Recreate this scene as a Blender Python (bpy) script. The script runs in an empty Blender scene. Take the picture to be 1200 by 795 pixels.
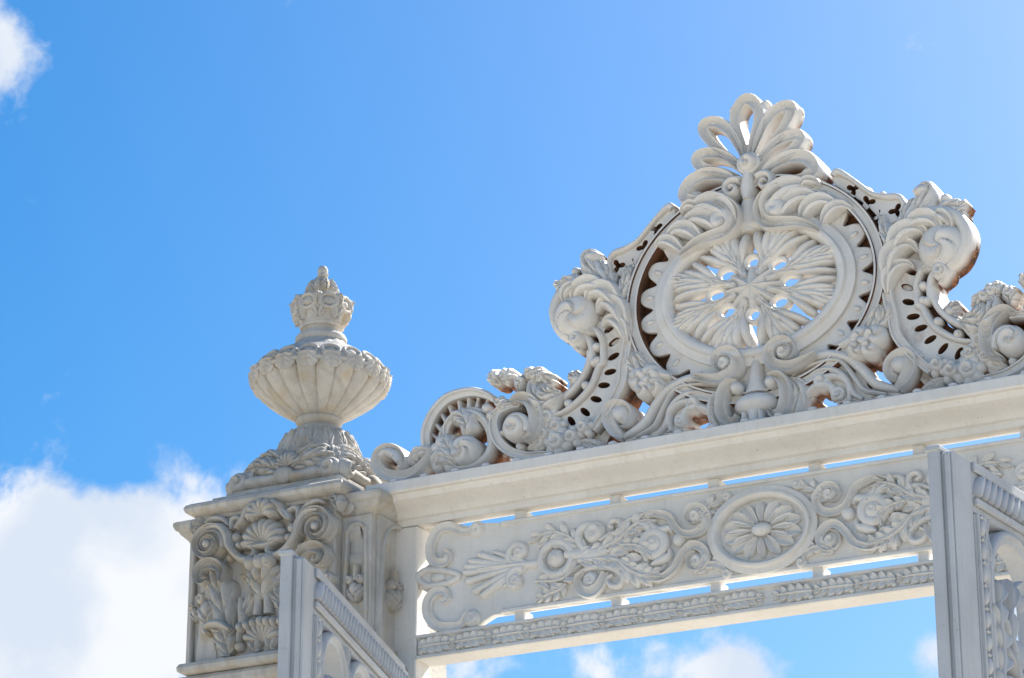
import bpy, math, random
import numpy as np
from mathutils import Matrix, Vector
random.seed(7); rng = np.random.default_rng(7)
R_ = math.radians; PI = math.pi
scene = bpy.context.scene
COL = scene.collection

# ---------------------------------------------------------------- camera
cd = bpy.data.cameras.new('camera'); cam = bpy.data.objects.new('camera', cd); COL.objects.link(cam)
PITCH, YAW, ROLL = R_(21.507), R_(27.468), R_(0.029)
fw = Vector((-math.sin(YAW)*math.cos(PITCH), math.cos(YAW)*math.cos(PITCH), math.sin(PITCH)))
rt = Vector((math.cos(YAW), math.sin(YAW), 0)); up = rt.cross(fw)
rt2 = rt*math.cos(ROLL) + up*math.sin(ROLL); up2 = -rt*math.sin(ROLL) + up*math.cos(ROLL)
M = Matrix((rt2, up2, -fw)).transposed().to_4x4(); M.translation = (5.838, -14.0, 1.7)
cam.matrix_world = M
cd.sensor_width = 36; cd.lens = 36*3666.3/1200; cd.clip_start = 0.1; cd.clip_end = 20000
scene.camera = cam

# ---------------------------------------------------------------- light
SUN_EL, SUN_AZ = R_(41), R_(17)          # azimuth measured from +Y (behind the gate) towards +X
sdir = Vector((math.sin(SUN_AZ)*math.cos(SUN_EL), math.cos(SUN_AZ)*math.cos(SUN_EL), math.sin(SUN_EL)))
sl = bpy.data.lights.new('sun', 'SUN'); so = bpy.data.objects.new('sun', sl); COL.objects.link(so)
sl.energy = 5.0; sl.angle = R_(0.53); sl.color = (1.0, 0.95, 0.87)
so.rotation_euler = (-sdir).to_track_quat('-Z', 'Y').to_euler(); so.location = (20, 20, 40)
scene.view_settings.view_transform = 'Standard'; scene.view_settings.look = 'None'
scene.view_settings.exposure = 1.10; scene.view_settings.gamma = 1.0
scene.render.engine = 'CYCLES'
scene.cycles.max_bounces = 8; scene.cycles.diffuse_bounces = 5

world = bpy.data.worlds.new('World'); scene.world = world; world.use_nodes = True
nt = world.node_tree; N = nt.nodes; Lk = nt.links; N.clear()
def nd(t, tree=None, **kw):
    n = (tree or N).new(t)
    for k, v in kw.items(): setattr(n, k, v)
    return n
def mth(op, a, b=None, c=None, tree=None, links=None, clamp=False):
    T_ = tree or N; L_ = links or Lk
    n = T_.new('ShaderNodeMath'); n.operation = op; n.use_clamp = clamp
    for i, v in enumerate((a, b, c)):
        if v is None: continue
        if isinstance(v, (int, float)): n.inputs[i].default_value = v
        else: L_.new(v, n.inputs[i])
    return n.outputs[0]
out = nd('ShaderNodeOutputWorld'); bg = nd('ShaderNodeBackground'); Lk.new(bg.outputs[0], out.inputs[0])
sky = nd('ShaderNodeTexSky'); sky.sky_type = 'NISHITA'; sky.sun_disc = False
sky.sun_elevation = SUN_EL; sky.sun_rotation = SUN_AZ
sky.air_density = 1.0; sky.dust_density = 1.7; sky.ozone_density = 4.0
bg.inputs['Strength'].default_value = 0.056
tc = nd('ShaderNodeTexCoord')
def pxdir(x, y):                                   # direction of a sky point (compass bearing and height)
    d = rt2*(x-600) + up2*(397.5-y) + fw*3666.3
    return d.normalized()
# cumulus: fractal noise on the view direction, gathered round the banks seen in the photograph
wn = nd('ShaderNodeTexNoise'); wn.inputs['Scale'].default_value = 22; wn.inputs['Detail'].default_value = 4
Lk.new(tc.outputs['Generated'], wn.inputs['Vector'])
wadd = nd('ShaderNodeVectorMath', operation='MULTIPLY_ADD'); Lk.new(wn.outputs['Color'], wadd.inputs[0])
wadd.inputs[1].default_value = (.02, .02, .02); Lk.new(tc.outputs['Generated'], wadd.inputs[2])
fb = nd('ShaderNodeTexNoise'); fb.inputs['Scale'].default_value = 34; fb.inputs['Detail'].default_value = 9; fb.inputs['Roughness'].default_value = .58
Lk.new(wadd.outputs[0], fb.inputs['Vector'])
big = nd('ShaderNodeTexNoise'); big.inputs['Scale'].default_value = 5.0; big.inputs['Detail'].default_value = 2
Lk.new(tc.outputs['Generated'], big.inputs['Vector'])
def blob(x, y, rx, wgt):
    d = pxdir(x, y)
    v = nd('ShaderNodeVectorMath', operation='DISTANCE'); Lk.new(tc.outputs['Generated'], v.inputs[0]); v.inputs[1].default_value = d
    q = mth('DIVIDE', v.outputs['Value'], rx/3666.3)
    q = mth('MULTIPLY', mth('MULTIPLY', q, q), -1.0)
    return mth('MULTIPLY', mth('EXPONENT', q), wgt)
acc = None
for b in [(60, 785, 160, .55), (170, 705, 110, .46), (20, 665, 80, .28), (120, 610, 60, .24), (262, 640, 75, .26), (235, 560, 32, .30), (285, 545, 26, .20), (-40, 850, 260, .5),
          (-5, 45, 42, .42), (-50, 70, 60, .35), (122, 168, 22, .20), (870, 790, 58, .46), (835, 800, 60, .34), (925, 775, 30, .25), (548, 795, 70, .42),
          (690, 792, 45, .34), (775, 752, 26, .2), (1160, 730, 70, .28), (1180, 790, 70, .32), (1085, 760, 28, .22), (90, 460, 26, .07), (85, 320, 26, .12)]:
    v = blob(*b); acc = v if acc is None else mth('ADD', acc, v)
fill_bank = mth('MULTIPLY', mth('SUBTRACT', big.outputs['Fac'], .47), 2.6, clamp=True)      # cloud banks added out of view, cover raised to fill the shaded fronts
inview = blob(620, 330, 800, 1.6)
fill_bank = mth('MULTIPLY', fill_bank, mth('SUBTRACT', 1.0, inview, clamp=True))
acc = mth('ADD', acc, fill_bank)
dens = mth('ADD', acc, mth('MULTIPLY', mth('SUBTRACT', fb.outputs['Fac'], .5), 1.4))
cm = nd('ShaderNodeMapRange', interpolation_type='SMOOTHSTEP'); Lk.new(dens, cm.inputs['Value'])
cm.inputs['From Min'].default_value = .215; cm.inputs['From Max'].default_value = .56
cshade = nd('ShaderNodeTexNoise'); cshade.inputs['Scale'].default_value = 24; cshade.inputs['Detail'].default_value = 7
Lk.new(wadd.outputs[0], cshade.inputs['Vector'])
ccol = nd('ShaderNodeMix', data_type='RGBA'); cr_ = nd('ShaderNodeMapRange', interpolation_type='SMOOTHSTEP'); Lk.new(cshade.outputs['Fac'], cr_.inputs['Value'])
cr_.inputs['From Min'].default_value = .36; cr_.inputs['From Max'].default_value = .62; Lk.new(cr_.outputs[0], ccol.inputs['Factor'])
ccol.inputs['A'].default_value = (6.0, 6.7, 7.8, 1); ccol.inputs['B'].default_value = (7.9, 8.1, 8.4, 1)
tint = nd('ShaderNodeHueSaturation'); tint.inputs['Saturation'].default_value = 1.54; tint.inputs['Value'].default_value = 1.38; tint.inputs['Hue'].default_value = .496
Lk.new(sky.outputs[0], tint.inputs['Color'])
mixc = nd('ShaderNodeMix', data_type='RGBA'); Lk.new(cm.outputs[0], mixc.inputs['Factor'])
Lk.new(tint.outputs[0], mixc.inputs['A']); Lk.new(ccol.outputs['Result'], mixc.inputs['B'])
Lk.new(mixc.outputs['Result'], bg.inputs['Color'])

# ---------------------------------------------------------------- materials
def material(name, base, var, rough=.55, bump=.25, bscale=60, rust=0., stain=None, stain_amt=0., vein=0., streak=.0):
    m = bpy.data.materials.new(name); m.use_nodes = True
    t = m.node_tree; n = t.nodes; l = t.links; n.clear()
    o = n.new('ShaderNodeOutputMaterial'); b = n.new('ShaderNodeBsdfPrincipled'); l.new(b.outputs[0], o.inputs[0])
    g = n.new('ShaderNodeNewGeometry')
    def noise(sc, det=4, ro=.55, stretch=None):
        x = n.new('ShaderNodeTexNoise'); x.inputs['Scale'].default_value = sc; x.inputs['Detail'].default_value = det; x.inputs['Roughness'].default_value = ro
        if stretch:
            mp = n.new('ShaderNodeMapping'); mp.inputs['Scale'].default_value = stretch
            l.new(g.outputs['Position'], mp.inputs['Vector']); l.new(mp.outputs[0], x.inputs['Vector'])
        else: l.new(g.outputs['Position'], x.inputs['Vector'])
        return x.outputs['Fac']
    def ramp(v, lo, hi):
        r = n.new('ShaderNodeMapRange'); r.interpolation_type = 'SMOOTHSTEP'
        r.inputs['From Min'].default_value = lo; r.inputs['From Max'].default_value = hi; l.new(v, r.inputs['Value']); return r.outputs[0]
    def mix(f, a, c):
        x = n.new('ShaderNodeMix'); x.data_type = 'RGBA'
        if isinstance(f, float): x.inputs['Factor'].default_value = f
        else: l.new(f, x.inputs['Factor'])
        for v, s in ((a, 'A'), (c, 'B')):
            if isinstance(v, tuple): x.inputs[s].default_value = (*v, 1)
            else: l.new(v, x.inputs[s])
        return x.outputs['Result']
    M_ = lambda op, a, c=None: mth(op, a, c, tree=n, links=l)
    col = mix(ramp(noise(3.2, 6, .6), .35, .7), base, var)
    col = mix(M_('MULTIPLY', ramp(noise(38, 4, .7), .56, .72), .35), col, tuple(v*.72 for v in base))
    if streak:
        col = mix(M_('MULTIPLY', ramp(noise(5, 5, .6, (6, 6, .5)), .5, .72), streak), col, tuple(v*c for v, c in zip(base, (.66, .62, .55))))
    if vein:
        wv = n.new('ShaderNodeTexWave'); wv.inputs['Scale'].default_value = 2.2; wv.inputs['Distortion'].default_value = 9; wv.inputs['Detail'].default_value = 4
        l.new(g.outputs['Position'], wv.inputs['Vector'])
        col = mix(M_('MULTIPLY', ramp(wv.outputs['Fac'], .72, .98), vein), col, tuple(v*.62 for v in base))
    col = mix(M_('MULTIPLY', ramp(noise(75, 2, .5), .735, .76), .8), col, (.10, .075, .055))      # chips
    sep = n.new('ShaderNodeSeparateXYZ'); l.new(g.outputs['True Normal'], sep.inputs[0])
    if stain:
        col = mix(M_('MULTIPLY', ramp(noise(7, 6, .65), .5, .68), stain_amt), col, stain)
    rmask = None
    if rust:
        wall = M_('SUBTRACT', 1.0, M_('ABSOLUTE', sep.outputs['Y']))
        wall = ramp(wall, .25, .8)
        down = ramp(M_('MULTIPLY', sep.outputs['Z'], -1.0), -.1, .7)
        v = M_('ADD', noise(5.5, 7, .66), M_('MULTIPLY', M_('MULTIPLY', wall, M_('ADD', down, .12)), .22*rust))
        rmask = ramp(v, .50, .68)
        ps = n.new('ShaderNodeSeparateXYZ'); l.new(g.outputs['Position'], ps.inputs[0])
        rmask = M_('MULTIPLY', rmask, ramp(ps.outputs['Y'], -.04, .06))      # paint has failed on the inside of the casting, behind its face
        rc = mix(ramp(noise(17, 5, .7), .38, .62), (.045, .022, .014), (.24, .085, .03))
        rc = mix(ramp(noise(30, 4, .7), .56, .7), rc, (.42, .24, .11))
        col = mix(rmask, col, rc)
    l.new(col, b.inputs['Base Color'])
    b.inputs['Roughness'].default_value = rough
    if rust:
        l.new(M_('ADD', M_('MULTIPLY', rmask, .35), rough), b.inputs['Roughness'])
    b.inputs['Specular IOR Level'].default_value = .3
    if bump:
        bp = n.new('ShaderNodeBump'); bp.inputs['Strength'].default_value = bump; bp.inputs['Distance'].default_value = .006
        hb = M_('ADD', noise(bscale, 5, .65), M_('MULTIPLY', noise(14, 3), 1.2))
        l.new(hb, bp.inputs['Height']); l.new(bp.outputs[0], b.inputs['Normal'])
    return m
PAINT = material('white_painted_iron', (.715, .70, .67), (.645, .63, .595), .5, .25, 55, rust=0., streak=.22, stain=(.62, .56, .45), stain_amt=.2)
CREST = material('white_painted_iron_rusting', (.715, .70, .67), (.645, .625, .59), .5, .28, 55, rust=1.0, stain=(.58, .49, .36), stain_amt=.25, streak=.15)
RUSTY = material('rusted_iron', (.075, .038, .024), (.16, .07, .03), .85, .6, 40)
STONE = material('weathered_marble', (.52, .502, .468), (.39, .377, .35), .75, .6, 45, stain=(.44, .34, .19), stain_amt=.5, vein=.35, streak=.55)
GATEP = material('grey_white_iron_shade_toned', (.47, .495, .525), (.41, .435, .465), .42, .2, 55, streak=.25)  # leaf paint darkened and blued, so the leaves' shade is in the colour
PAVE = material('pale_stone_paving', (.60, .54, .44), (.52, .46, .37), .85, .3, 30)

# ---------------------------------------------------------------- mesh tools (x along the gate, z up, -y towards the street)
def rs(pts, n, closed=False):
    """Catmull-Rom through pts, resampled to n points at even arc length."""
    p = np.asarray(pts, float)
    if closed: q = np.vstack([p[-1], p, p[0], p[1]])
    else: q = np.vstack([2*p[0]-p[1], p, 2*p[-1]-p[-2]])
    o = []
    for i in range(1, len(q)-2):
        t = np.linspace(0, 1, 14, endpoint=False)[:, None]
        a, b, c, d = q[i-1], q[i], q[i+1], q[i+2]
        o.append(.5*((2*b)+(c-a)*t+(2*a-5*b+4*c-d)*t*t+(3*b-a-3*c+d)*t**3))
    o = np.vstack(o+[q[-2][None]])
    s = np.r_[0, np.cumsum(np.hypot(*np.diff(o, axis=0).T))]
    u = np.linspace(0, s[-1], n, endpoint=not closed)
    P = np.c_[np.interp(u, s, o[:, 0]), np.interp(u, s, o[:, 1])]
    if closed: T = np.roll(P, -1, 0)-np.roll(P, 1, 0)
    else: T = np.gradient(P, axis=0)
    T /= np.linalg.norm(T, axis=1)[:, None]+1e-9
    return P, T, s[-1]
def plen(p): return np.hypot(*np.diff(np.asarray(p, float), axis=0).T).sum()
ROUND = [(-1, 0), (-.93, .37), (-.72, .7), (-.4, .92), (0, 1), (.4, .92), (.72, .7), (.93, .37), (1, 0)]
FLUTE = [(-1, 0), (-.97, .75), (-.84, 1), (-.66, .92), (-.4, .5), (0, .32), (.4, .5), (.66, .92), (.84, 1), (.97, .75), (1, 0)]
RIM = [(-1, 0), (-1, .45), (-.5, .55), (-.2, .62), (0, .95), (.35, 1), (.7, .85), (.86, .55), (1, .4), (1, 0)]
BAND = [(-1, 0), (-1, .8), (-.85, 1), (-.55, 1), (-.5, .7), (.5, .7), (.55, 1), (.85, 1), (1, .8), (1, 0)]
RIDGE = [(-1, 0), (-.95, .3), (-.75, .55), (-.35, .62), (.1, .72), (.45, .98), (.7, 1), (.9, .7), (1, 0)]
RIDGE2 = [(-u, v) for u, v in reversed(RIDGE)]
WAVE = [(-1, 0), (-.95, .5), (-.72, .86), (-.35, .8), (-.12, .6), (.12, .7), (.42, 1), (.75, .92), (.95, .45), (1, 0)]
FLAT = [(-1, 0), (-1, .75), (-.85, 1), (.85, 1), (1, .75), (1, 0)]
def ar(v, t): return np.interp(t, np.linspace(0, 1, len(v)), v) if isinstance(v, (list, tuple, np.ndarray)) else np.full(len(t), float(v))
def sweep(pts, w, h, prof=ROUND, y=0., back=.03, closed=False, step=.012, n=None):
    n = n or int(max(8, min(160, plen(pts)/step)))
    P, T, _ = rs(pts, n, closed)
    t = np.linspace(0, 1, n); W = ar(w, t); H = ar(h, t); Y = ar(y, t); B = ar(back, t)
    Nn = np.c_[-T[:, 1], T[:, 0]]
    pr = np.array(prof); K = len(pr)+2
    V = np.zeros((n, K, 3))
    for k, (u, v) in enumerate(pr):
        q = P+Nn*(u*W)[:, None]; V[:, k, 0] = q[:, 0]; V[:, k, 2] = q[:, 1]; V[:, k, 1] = Y-v*H
    for k, u in ((K-2, pr[-1][0]), (K-1, pr[0][0])):
        q = P+Nn*(u*W)[:, None]; V[:, k, 0] = q[:, 0]; V[:, k, 2] = q[:, 1]; V[:, k, 1] = Y+B
    F = []
    for i in range(n if closed else n-1):
        j = (i+1) % n
        for k in range(K):
            l = (k+1) % K; F.append((i*K+k, j*K+k, j*K+l, i*K+l))
    if not closed: F += [tuple(range(K)), tuple((n-1)*K+k for k in reversed(range(K)))]
    return V.reshape(-1, 3), F
def gridsolid(G, back, wrap=False):
    """front grid G (I,J,3) closed by a flat back at y=back (number or array)."""
    I, J = G.shape[:2]; Bk = G.copy(); Bk[..., 1] = back
    V = np.vstack([G.reshape(-1, 3), Bk.reshape(-1, 3)]); n = I*J; F = []
    a = lambda i, j: (i % I)*J+j
    for i in range(I if wrap else I-1):
        for j in range(J-1):
            q = (a(i, j), a(i+1, j), a(i+1, j+1), a(i, j+1)); F.append(q); F.append(tuple(n+x for x in reversed(q)))
        for j in (0, J-1):
            q = (a(i, j), a(i, j)+n, a(i+1, j)+n, a(i+1, j)); F.append(q if j == 0 else q[::-1])
    if not wrap:
        for i in (0, I-1):
            for j in range(J-1):
                q = (a(i, j), a(i, j+1), a(i, j+1)+n, a(i, j)+n); F.append(q if i == 0 else q[::-1])
    return V, F
def leaf(spine, W, lobes=5, H=.03, y=0., back=None, lean=.5, side=0, curl=0., notch=.3, base=.35, m=8, power=.55, tipw=.0, ribs=1.15):
    """acanthus leaf: ribs run up the blade and peel off into the lobes of the edge, tip rolled towards the viewer."""
    lobes = max(3, round(lobes*.72)); ns = lobes*11+1
    P, T, _ = rs(spine, ns); Nn = np.c_[-T[:, 1], T[:, 0]]
    s = np.linspace(0, 1, ns)
    rib = lambda ph: np.abs(np.sin(PI*ph))**.6
    edge = rib(ribs-lobes*s)
    env = np.sin(PI*np.clip(s, 0, 1)**.72)**power
    env = np.maximum(env, base*(1-s)**2+tipw*s)
    Wd = ar(W, s)*env*(1-notch*(1-edge))
    ts = np.linspace(-1, 1, 2*m+1) if side == 0 else np.linspace(0, 1, m+2)*side
    G = np.zeros((ns, len(ts), 3))
    for j, t in enumerate(ts):
        at = abs(t); sg = 1 if t > 0 else -1
        d = Nn*(sg*math.cos(lean))+T*math.sin(lean)*min(1, at*1.2)
        q = P+d*(at*Wd)[:, None]
        hh = .5*(1-at**2.4)+.5*rib(at*ribs-lobes*s)*(1-at**6)*min(1, at*3+.35)+.16*(1-at)*0-.16*math.exp(-(at/.1)**2)*(side == 0)
        G[:, j, 0] = q[:, 0]; G[:, j, 2] = q[:, 1]
        G[:, j, 1] = ar(y, s)-H*np.maximum(env, .3)**.6*hh-curl*s**3*(1-.35*at)
    bk = (np.max(ar(y, s))+.02) if back is None else np.max(ar(y, s))+back
    return gridsolid(G, bk)
def frond(spine, W, n=5, H=.06, y=0., back=.06, side=0, rib=.22, fat=1., hook=.5, t1=.92):
    """bold acanthus: a midrib with fat rounded lobes that leave it like commas and hook outwards at their tips."""
    P, T, L = rs(spine, 60); Nn = np.c_[-T[:, 1], T[:, 0]]
    ms = [sweep(spine, [W*rib*1.1, W*rib, W*rib*.8, W*rib*.35], [H*.8, H*.85, H*.8, H*.5], ROUND, y, back, n=14)]
    at = lambda s: (P[min(59, int(s*59))], T[min(59, int(s*59))], Nn[min(59, int(s*59))])
    for k in range(n):
        s0 = (k+.15)/n*t1; e = math.sin(PI*min(1, (k+.8)/(n+.4))**.8)**.55
        for sg in ((-1, 1) if side == 0 else (side,)):
            p0, t0, n0 = at(s0); w = W*e*random.uniform(.92, 1.06); st_ = L/n*.95
            lw = min(L/n*.42, w*.42)*fat
            a = p0+n0*sg*w*.08; b = p0+t0*st_*.55+n0*sg*w*.5; c = p0+t0*st_*.95+n0*sg*w*.88; d = p0+t0*st_*(1.05-hook*.35)+n0*sg*w*1.08
            ms.append(sweep([a, b, c, d], [lw*.4, lw*.8, lw*1.05, lw*1.08, lw*.8, lw*.2], [H*.45, H*.8, H*.98, H, H*.75, H*.2], RIDGE if sg > 0 else RIDGE2, y+.001*k, back, n=11))
    return join(*ms)
def shell(c, r, n, h, y, a0, a1, sz=1., cut=.1):
    na = n*6+1; A = np.linspace(a0, a1, na); rr = np.linspace(0, 1, 8); G = np.zeros((na, 8, 3))
    rib = np.abs(np.sin(np.linspace(0, n*PI, na)))
    for j, q in enumerate(rr):
        rad = r*q*(1-cut*(1-rib)*q)
        G[:, j, 0] = c[0]+rad*np.cos(A); G[:, j, 2] = c[1]+sz*rad*np.sin(A); G[:, j, 1] = y-h*(.35+.5*math.sin(PI*q*.75)*1.0+.35*rib*q*(1-q**6)-.5*q**5)
    return gridsolid(G, y+.03)
def flower(c, r, n, h, y, rot=0., back=.15):
    """open rose: a ring of flat petals round a furled heart."""
    ms = [swirl(c, r*.62, y-h*.25, h*.8, turns=1.5, a0=rot, back=h*.25+back, deep=.45)]
    for k in range(n):
        a = rot+2*PI*k/n
        ms.append(ball((c[0]+r*.62*math.cos(a), c[1]+r*.62*math.sin(a)), r*.42, y, h*.62, 1.05, .95, n=12, m=6, rot=a))
    return join(*ms)
def blossom(c, r, n=6, h=.04, y=0., core=.3, back=.03, rot=0., sx=1., sz=1., cut=.22, ch=1.):
    th = np.linspace(0, 2*PI, n*8, endpoint=False); rr = np.array([0, .12, .22, core, core*1.08, .55, .75, .9, 1.])
    G = np.zeros((len(th), len(rr), 3)); pet = np.abs(np.cos(n*th/2))**.6
    for j, q in enumerate(rr):
        rad = r*q*(1-cut*(1-pet)*max(0, q-.2)/.8)
        G[:, j, 0] = c[0]+sx*rad*np.cos(th+rot); G[:, j, 2] = c[1]+sz*rad*np.sin(th+rot)
        if q <= core: hh = ch*(.55+.4*math.sqrt(max(0, 1-(q/core)**2)))
        else: hh = (.3+.55*math.sin(min(1, (q-core)/(1-core)*1.05)*PI*.8))*(.62+.38*pet)
        G[:, j, 1] = y-h*hh
    G[:, -1, 1] = y
    return gridsolid(G, y+back, wrap=True)
def ball(c, r, y=0., ry=None, sx=1., sz=1., n=14, m=8, rot=0.):
    ry = r if ry is None else ry
    V = []; F = []
    for i in range(m+1):
        p = PI*i/m
        for j in range(n):
            t = 2*PI*j/n; ux = sx*r*math.sin(p)*math.cos(t); uz = sz*r*math.sin(p)*math.sin(t)
            V.append((c[0]+ux*math.cos(rot)-uz*math.sin(rot), y-ry*math.cos(p), c[1]+ux*math.sin(rot)+uz*math.cos(rot)))
    for i in range(m):
        for j in range(n):
            F.append((i*n+j, (i+1)*n+j, (i+1)*n+(j+1) % n, i*n+(j+1) % n))
    return np.array(V), F
def swirl(c, r, y=0., h=.05, turns=1.3, a0=0., hand=1, back=.05, arms=1, deep=.38):
    """round boss with a spiral groove (curled bud)."""
    th = np.linspace(0, 2*PI, 40, endpoint=False); rr = np.linspace(0, 1, 11)
    G = np.zeros((40, 11, 3))
    for j, q in enumerate(rr):
        G[:, j, 0] = c[0]+r*q*np.cos(th); G[:, j, 2] = c[1]+r*q*np.sin(th)
        ph = arms*(th*hand-a0)/(2*PI)+q*turns
        rid = (ph % 1.0); rid = 1-(1-rid)**2 if True else rid
        G[:, j, 1] = y-h*(math.sqrt(max(0, 1-q*q*.92))*.75+deep*rid*math.sin(PI*min(1, q*.95+.05)))
    return gridsolid(G, y+back, wrap=True)
def spiral(c, p0, turns, r1, n=None):
    dx, dz = p0[0]-c[0], p0[1]-c[1]; r0 = math.hypot(dx, dz); a0 = math.atan2(dz, dx)
    n = n or int(12*abs(turns))+4
    return [(c[0]+r0*(r1/r0)**(k/n)*math.cos(a0+2*PI*turns*k/n), c[1]+r0*(r1/r0)**(k/n)*math.sin(a0+2*PI*turns*k/n)) for k in range(n+1)]
def plate(outline, holes=(), y0=0., y1=.2, bevel=.008, smooth=True, wob=0.):
    cu = bpy.data.curves.new('tmp', 'CURVE'); cu.dimensions = '2D'; cu.fill_mode = 'BOTH'
    for k, lp in enumerate([outline]+list(holes)):
        P = rs(lp, max(12, min(220, int(plen(lp)/.012))), True)[0] if (smooth is True or (smooth == 'holes' and k)) else np.asarray(lp, float)
        sp = cu.splines.new('POLY'); sp.points.add(len(P)-1); sp.use_cyclic_u = True
        sp.points.foreach_set('co', np.c_[P, np.zeros(len(P)), np.ones(len(P))].ravel())
    cu.extrude = max(.001, (y1-y0)/2-bevel); cu.bevel_depth = bevel; cu.bevel_resolution = 1; cu.offset = -bevel
    o = bpy.data.objects.new('tmp', cu); COL.objects.link(o)
    dg = bpy.context.evaluated_depsgraph_get(); me = bpy.data.meshes.new_from_object(o.evaluated_get(dg))
    v = np.zeros(len(me.vertices)*3); me.vertices.foreach_get('co', v); v = v.reshape(-1, 3)
    F = [tuple(reversed(p.vertices)) for p in me.polygons]
    bpy.data.objects.remove(o); bpy.data.curves.remove(cu); bpy.data.meshes.remove(me)
    return np.c_[v[:, 0], v[:, 2]+(y0+y1)/2, v[:, 1]], F
def ell(c, rx, rz, n=28, rot=0.):
    return [(c[0]+rx*math.cos(a)*math.cos(rot)-rz*math.sin(a)*math.sin(rot), c[1]+rx*math.cos(a)*math.sin(rot)+rz*math.sin(a)*math.cos(rot)) for a in np.linspace(0, 2*PI, n, endpoint=False)]
def lathe(prof, c=(0, 0), n=48, rad=None):
    th = np.linspace(0, 2*PI, n, endpoint=False); pr = np.array(prof, float); G = np.zeros((n, len(pr), 3))
    for j, (r, z) in enumerate(pr):
        q = r*(rad(th, j, r, z) if rad else 1.0)
        G[:, j, 0] = c[0]+q*np.cos(th); G[:, j, 1] = c[1]+q*np.sin(th); G[:, j, 2] = z
    J = len(pr); V = G.reshape(-1, 3); F = []
    for i in range(n):
        k = (i+1) % n
        for j in range(J-1): F.append((i*J+j, k*J+j, k*J+j+1, i*J+j+1))
    F.append(tuple(i*J for i in reversed(range(n)))); F.append(tuple(i*J+J-1 for i in range(n)))
    return V, F
def sqmould(prof, cx, cy, hx, hy):
    """moulding run round a rectangle: prof is (projection, z), mitred at the corners, closed top and bottom."""
    V = []; J = len(prof)
    for sx, sy in ((-1, -1), (1, -1), (1, 1), (-1, 1)):
        for p, z in prof: V.append((cx+sx*(hx+p), cy+sy*(hy+p), z))
    F = [(i*J+j, ((i+1) % 4)*J+j, ((i+1) % 4)*J+j+1, i*J+j+1) for i in range(4) for j in range(J-1)]
    F += [tuple(i*J for i in (3, 2, 1, 0)), tuple(i*J+J-1 for i in range(4))]
    return np.array(V, float), F
def prism(prof, x0, x1):
    """profile (y,z) closed polygon run along x."""
    J = len(prof); V = [(x, y, z) for x in (x0, x1) for y, z in prof]
    F = [(j, (j+1) % J, J+(j+1) % J, J+j) for j in range(J)]+[tuple(reversed(range(J))), tuple(range(J, 2*J))]
    return np.array(V, float), F
def box(x0, x1, y0, y1, z0, z1, b=.006):
    V = []; F = []
    def ring(zz, i): return [(x0+i, y0+i, zz), (x1-i, y0+i, zz), (x1-i, y1-i, zz), (x0+i, y1-i, zz)]
    x0, x1 = min(x0, x1), max(x0, x1)
    # chamfered on all edges (octagonal rings)
    def oc(zz, i): return [(x0+b+i, y0+i, zz), (x1-b-i, y0+i, zz), (x1-i, y0+b+i, zz), (x1-i, y1-b-i, zz), (x1-b-i, y1-i, zz), (x0+b+i, y1-i, zz), (x0+i, y1-b-i, zz), (x0+i, y0+b+i, zz)]
    for zz, i in ((z0, b), (z0+b, 0), (z1-b, 0), (z1, b)): V += oc(zz, i)
    for r in range(3):
        for k in range(8): F.append((r*8+k, r*8+(k+1) % 8, r*8+8+(k+1) % 8, r*8+8+k))
    F += [tuple(reversed(range(8))), tuple(range(24, 32))]
    return np.array(V, float), F
def join(*ms):
    V = []; F = []; k = 0
    for v, f in ms:
        V.append(np.asarray(v, float)); F += [tuple(i+k for i in q) for q in f]; k += len(v)
    return np.vstack(V), F
def mirror(m, cx=0.):
    v, f = m; v = np.array(v, float); v[:, 0] = 2*cx-v[:, 0]; return v, [tuple(reversed(q)) for q in f]
def mk(name, vf, mat, parent=None, angle=42, local=False, rustwalls=None, holes=None):
    v, f = vf; v = np.asarray(v, float)
    lo, hi = v.min(0), v.max(0); c = (lo+hi)/2
    if parent is None: c[2] = lo[2]
    me = bpy.data.meshes.new(name); me.from_pydata((v-c).tolist(), [], f); me.update()
    me.materials.append(mat)
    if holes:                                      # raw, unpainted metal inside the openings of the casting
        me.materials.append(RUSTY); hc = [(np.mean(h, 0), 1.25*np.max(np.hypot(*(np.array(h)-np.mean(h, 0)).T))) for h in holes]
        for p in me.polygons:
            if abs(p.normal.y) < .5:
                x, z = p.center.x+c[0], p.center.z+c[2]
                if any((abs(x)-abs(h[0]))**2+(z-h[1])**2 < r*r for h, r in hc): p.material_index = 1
    me.shade_smooth(); me.set_sharp_from_angle(angle=R_(angle))
    o = bpy.data.objects.new(name, me); COL.objects.link(o)
    if parent is not None:
        o.parent = parent
        po = Vector((0, 0, 0)) if local else Vector(parent['_o'])
        o.location = Vector(c)-po
    else: o.location = c
    o['_o'] = tuple(float(x) for x in c)
    return o
def thing(name, label, cat, loc, rz=0., group=None):
    o = bpy.data.objects.new(name, None); COL.objects.link(o); o.location = loc; o.rotation_euler = (0, 0, rz); o.empty_display_size = .2
    o['label'] = label; o['category'] = cat; o['_o'] = tuple(loc)
    if group: o['group'] = group
    return o
def two(name, vf, mat, parent, cx=0., **k):        # a piece and its mirror image across the axis
    return mk(name, vf, mat, parent, **k), mk(name, mirror(vf, cx), mat, parent, **k)
def lerp(a, b, t): return (a[0]+(b[0]-a[0])*t, a[1]+(b[1]-a[1])*t)

# ---------------------------------------------------------------- ground
gv = [(-3000, -3000, 0), (3000, -3000, 0), (3000, 3000, 0), (-3000, 3000, 0)]
gr = mk('ground', (np.array(gv, float), [(0, 1, 2, 3)]), PAVE); gr['kind'] = 'structure'

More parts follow.
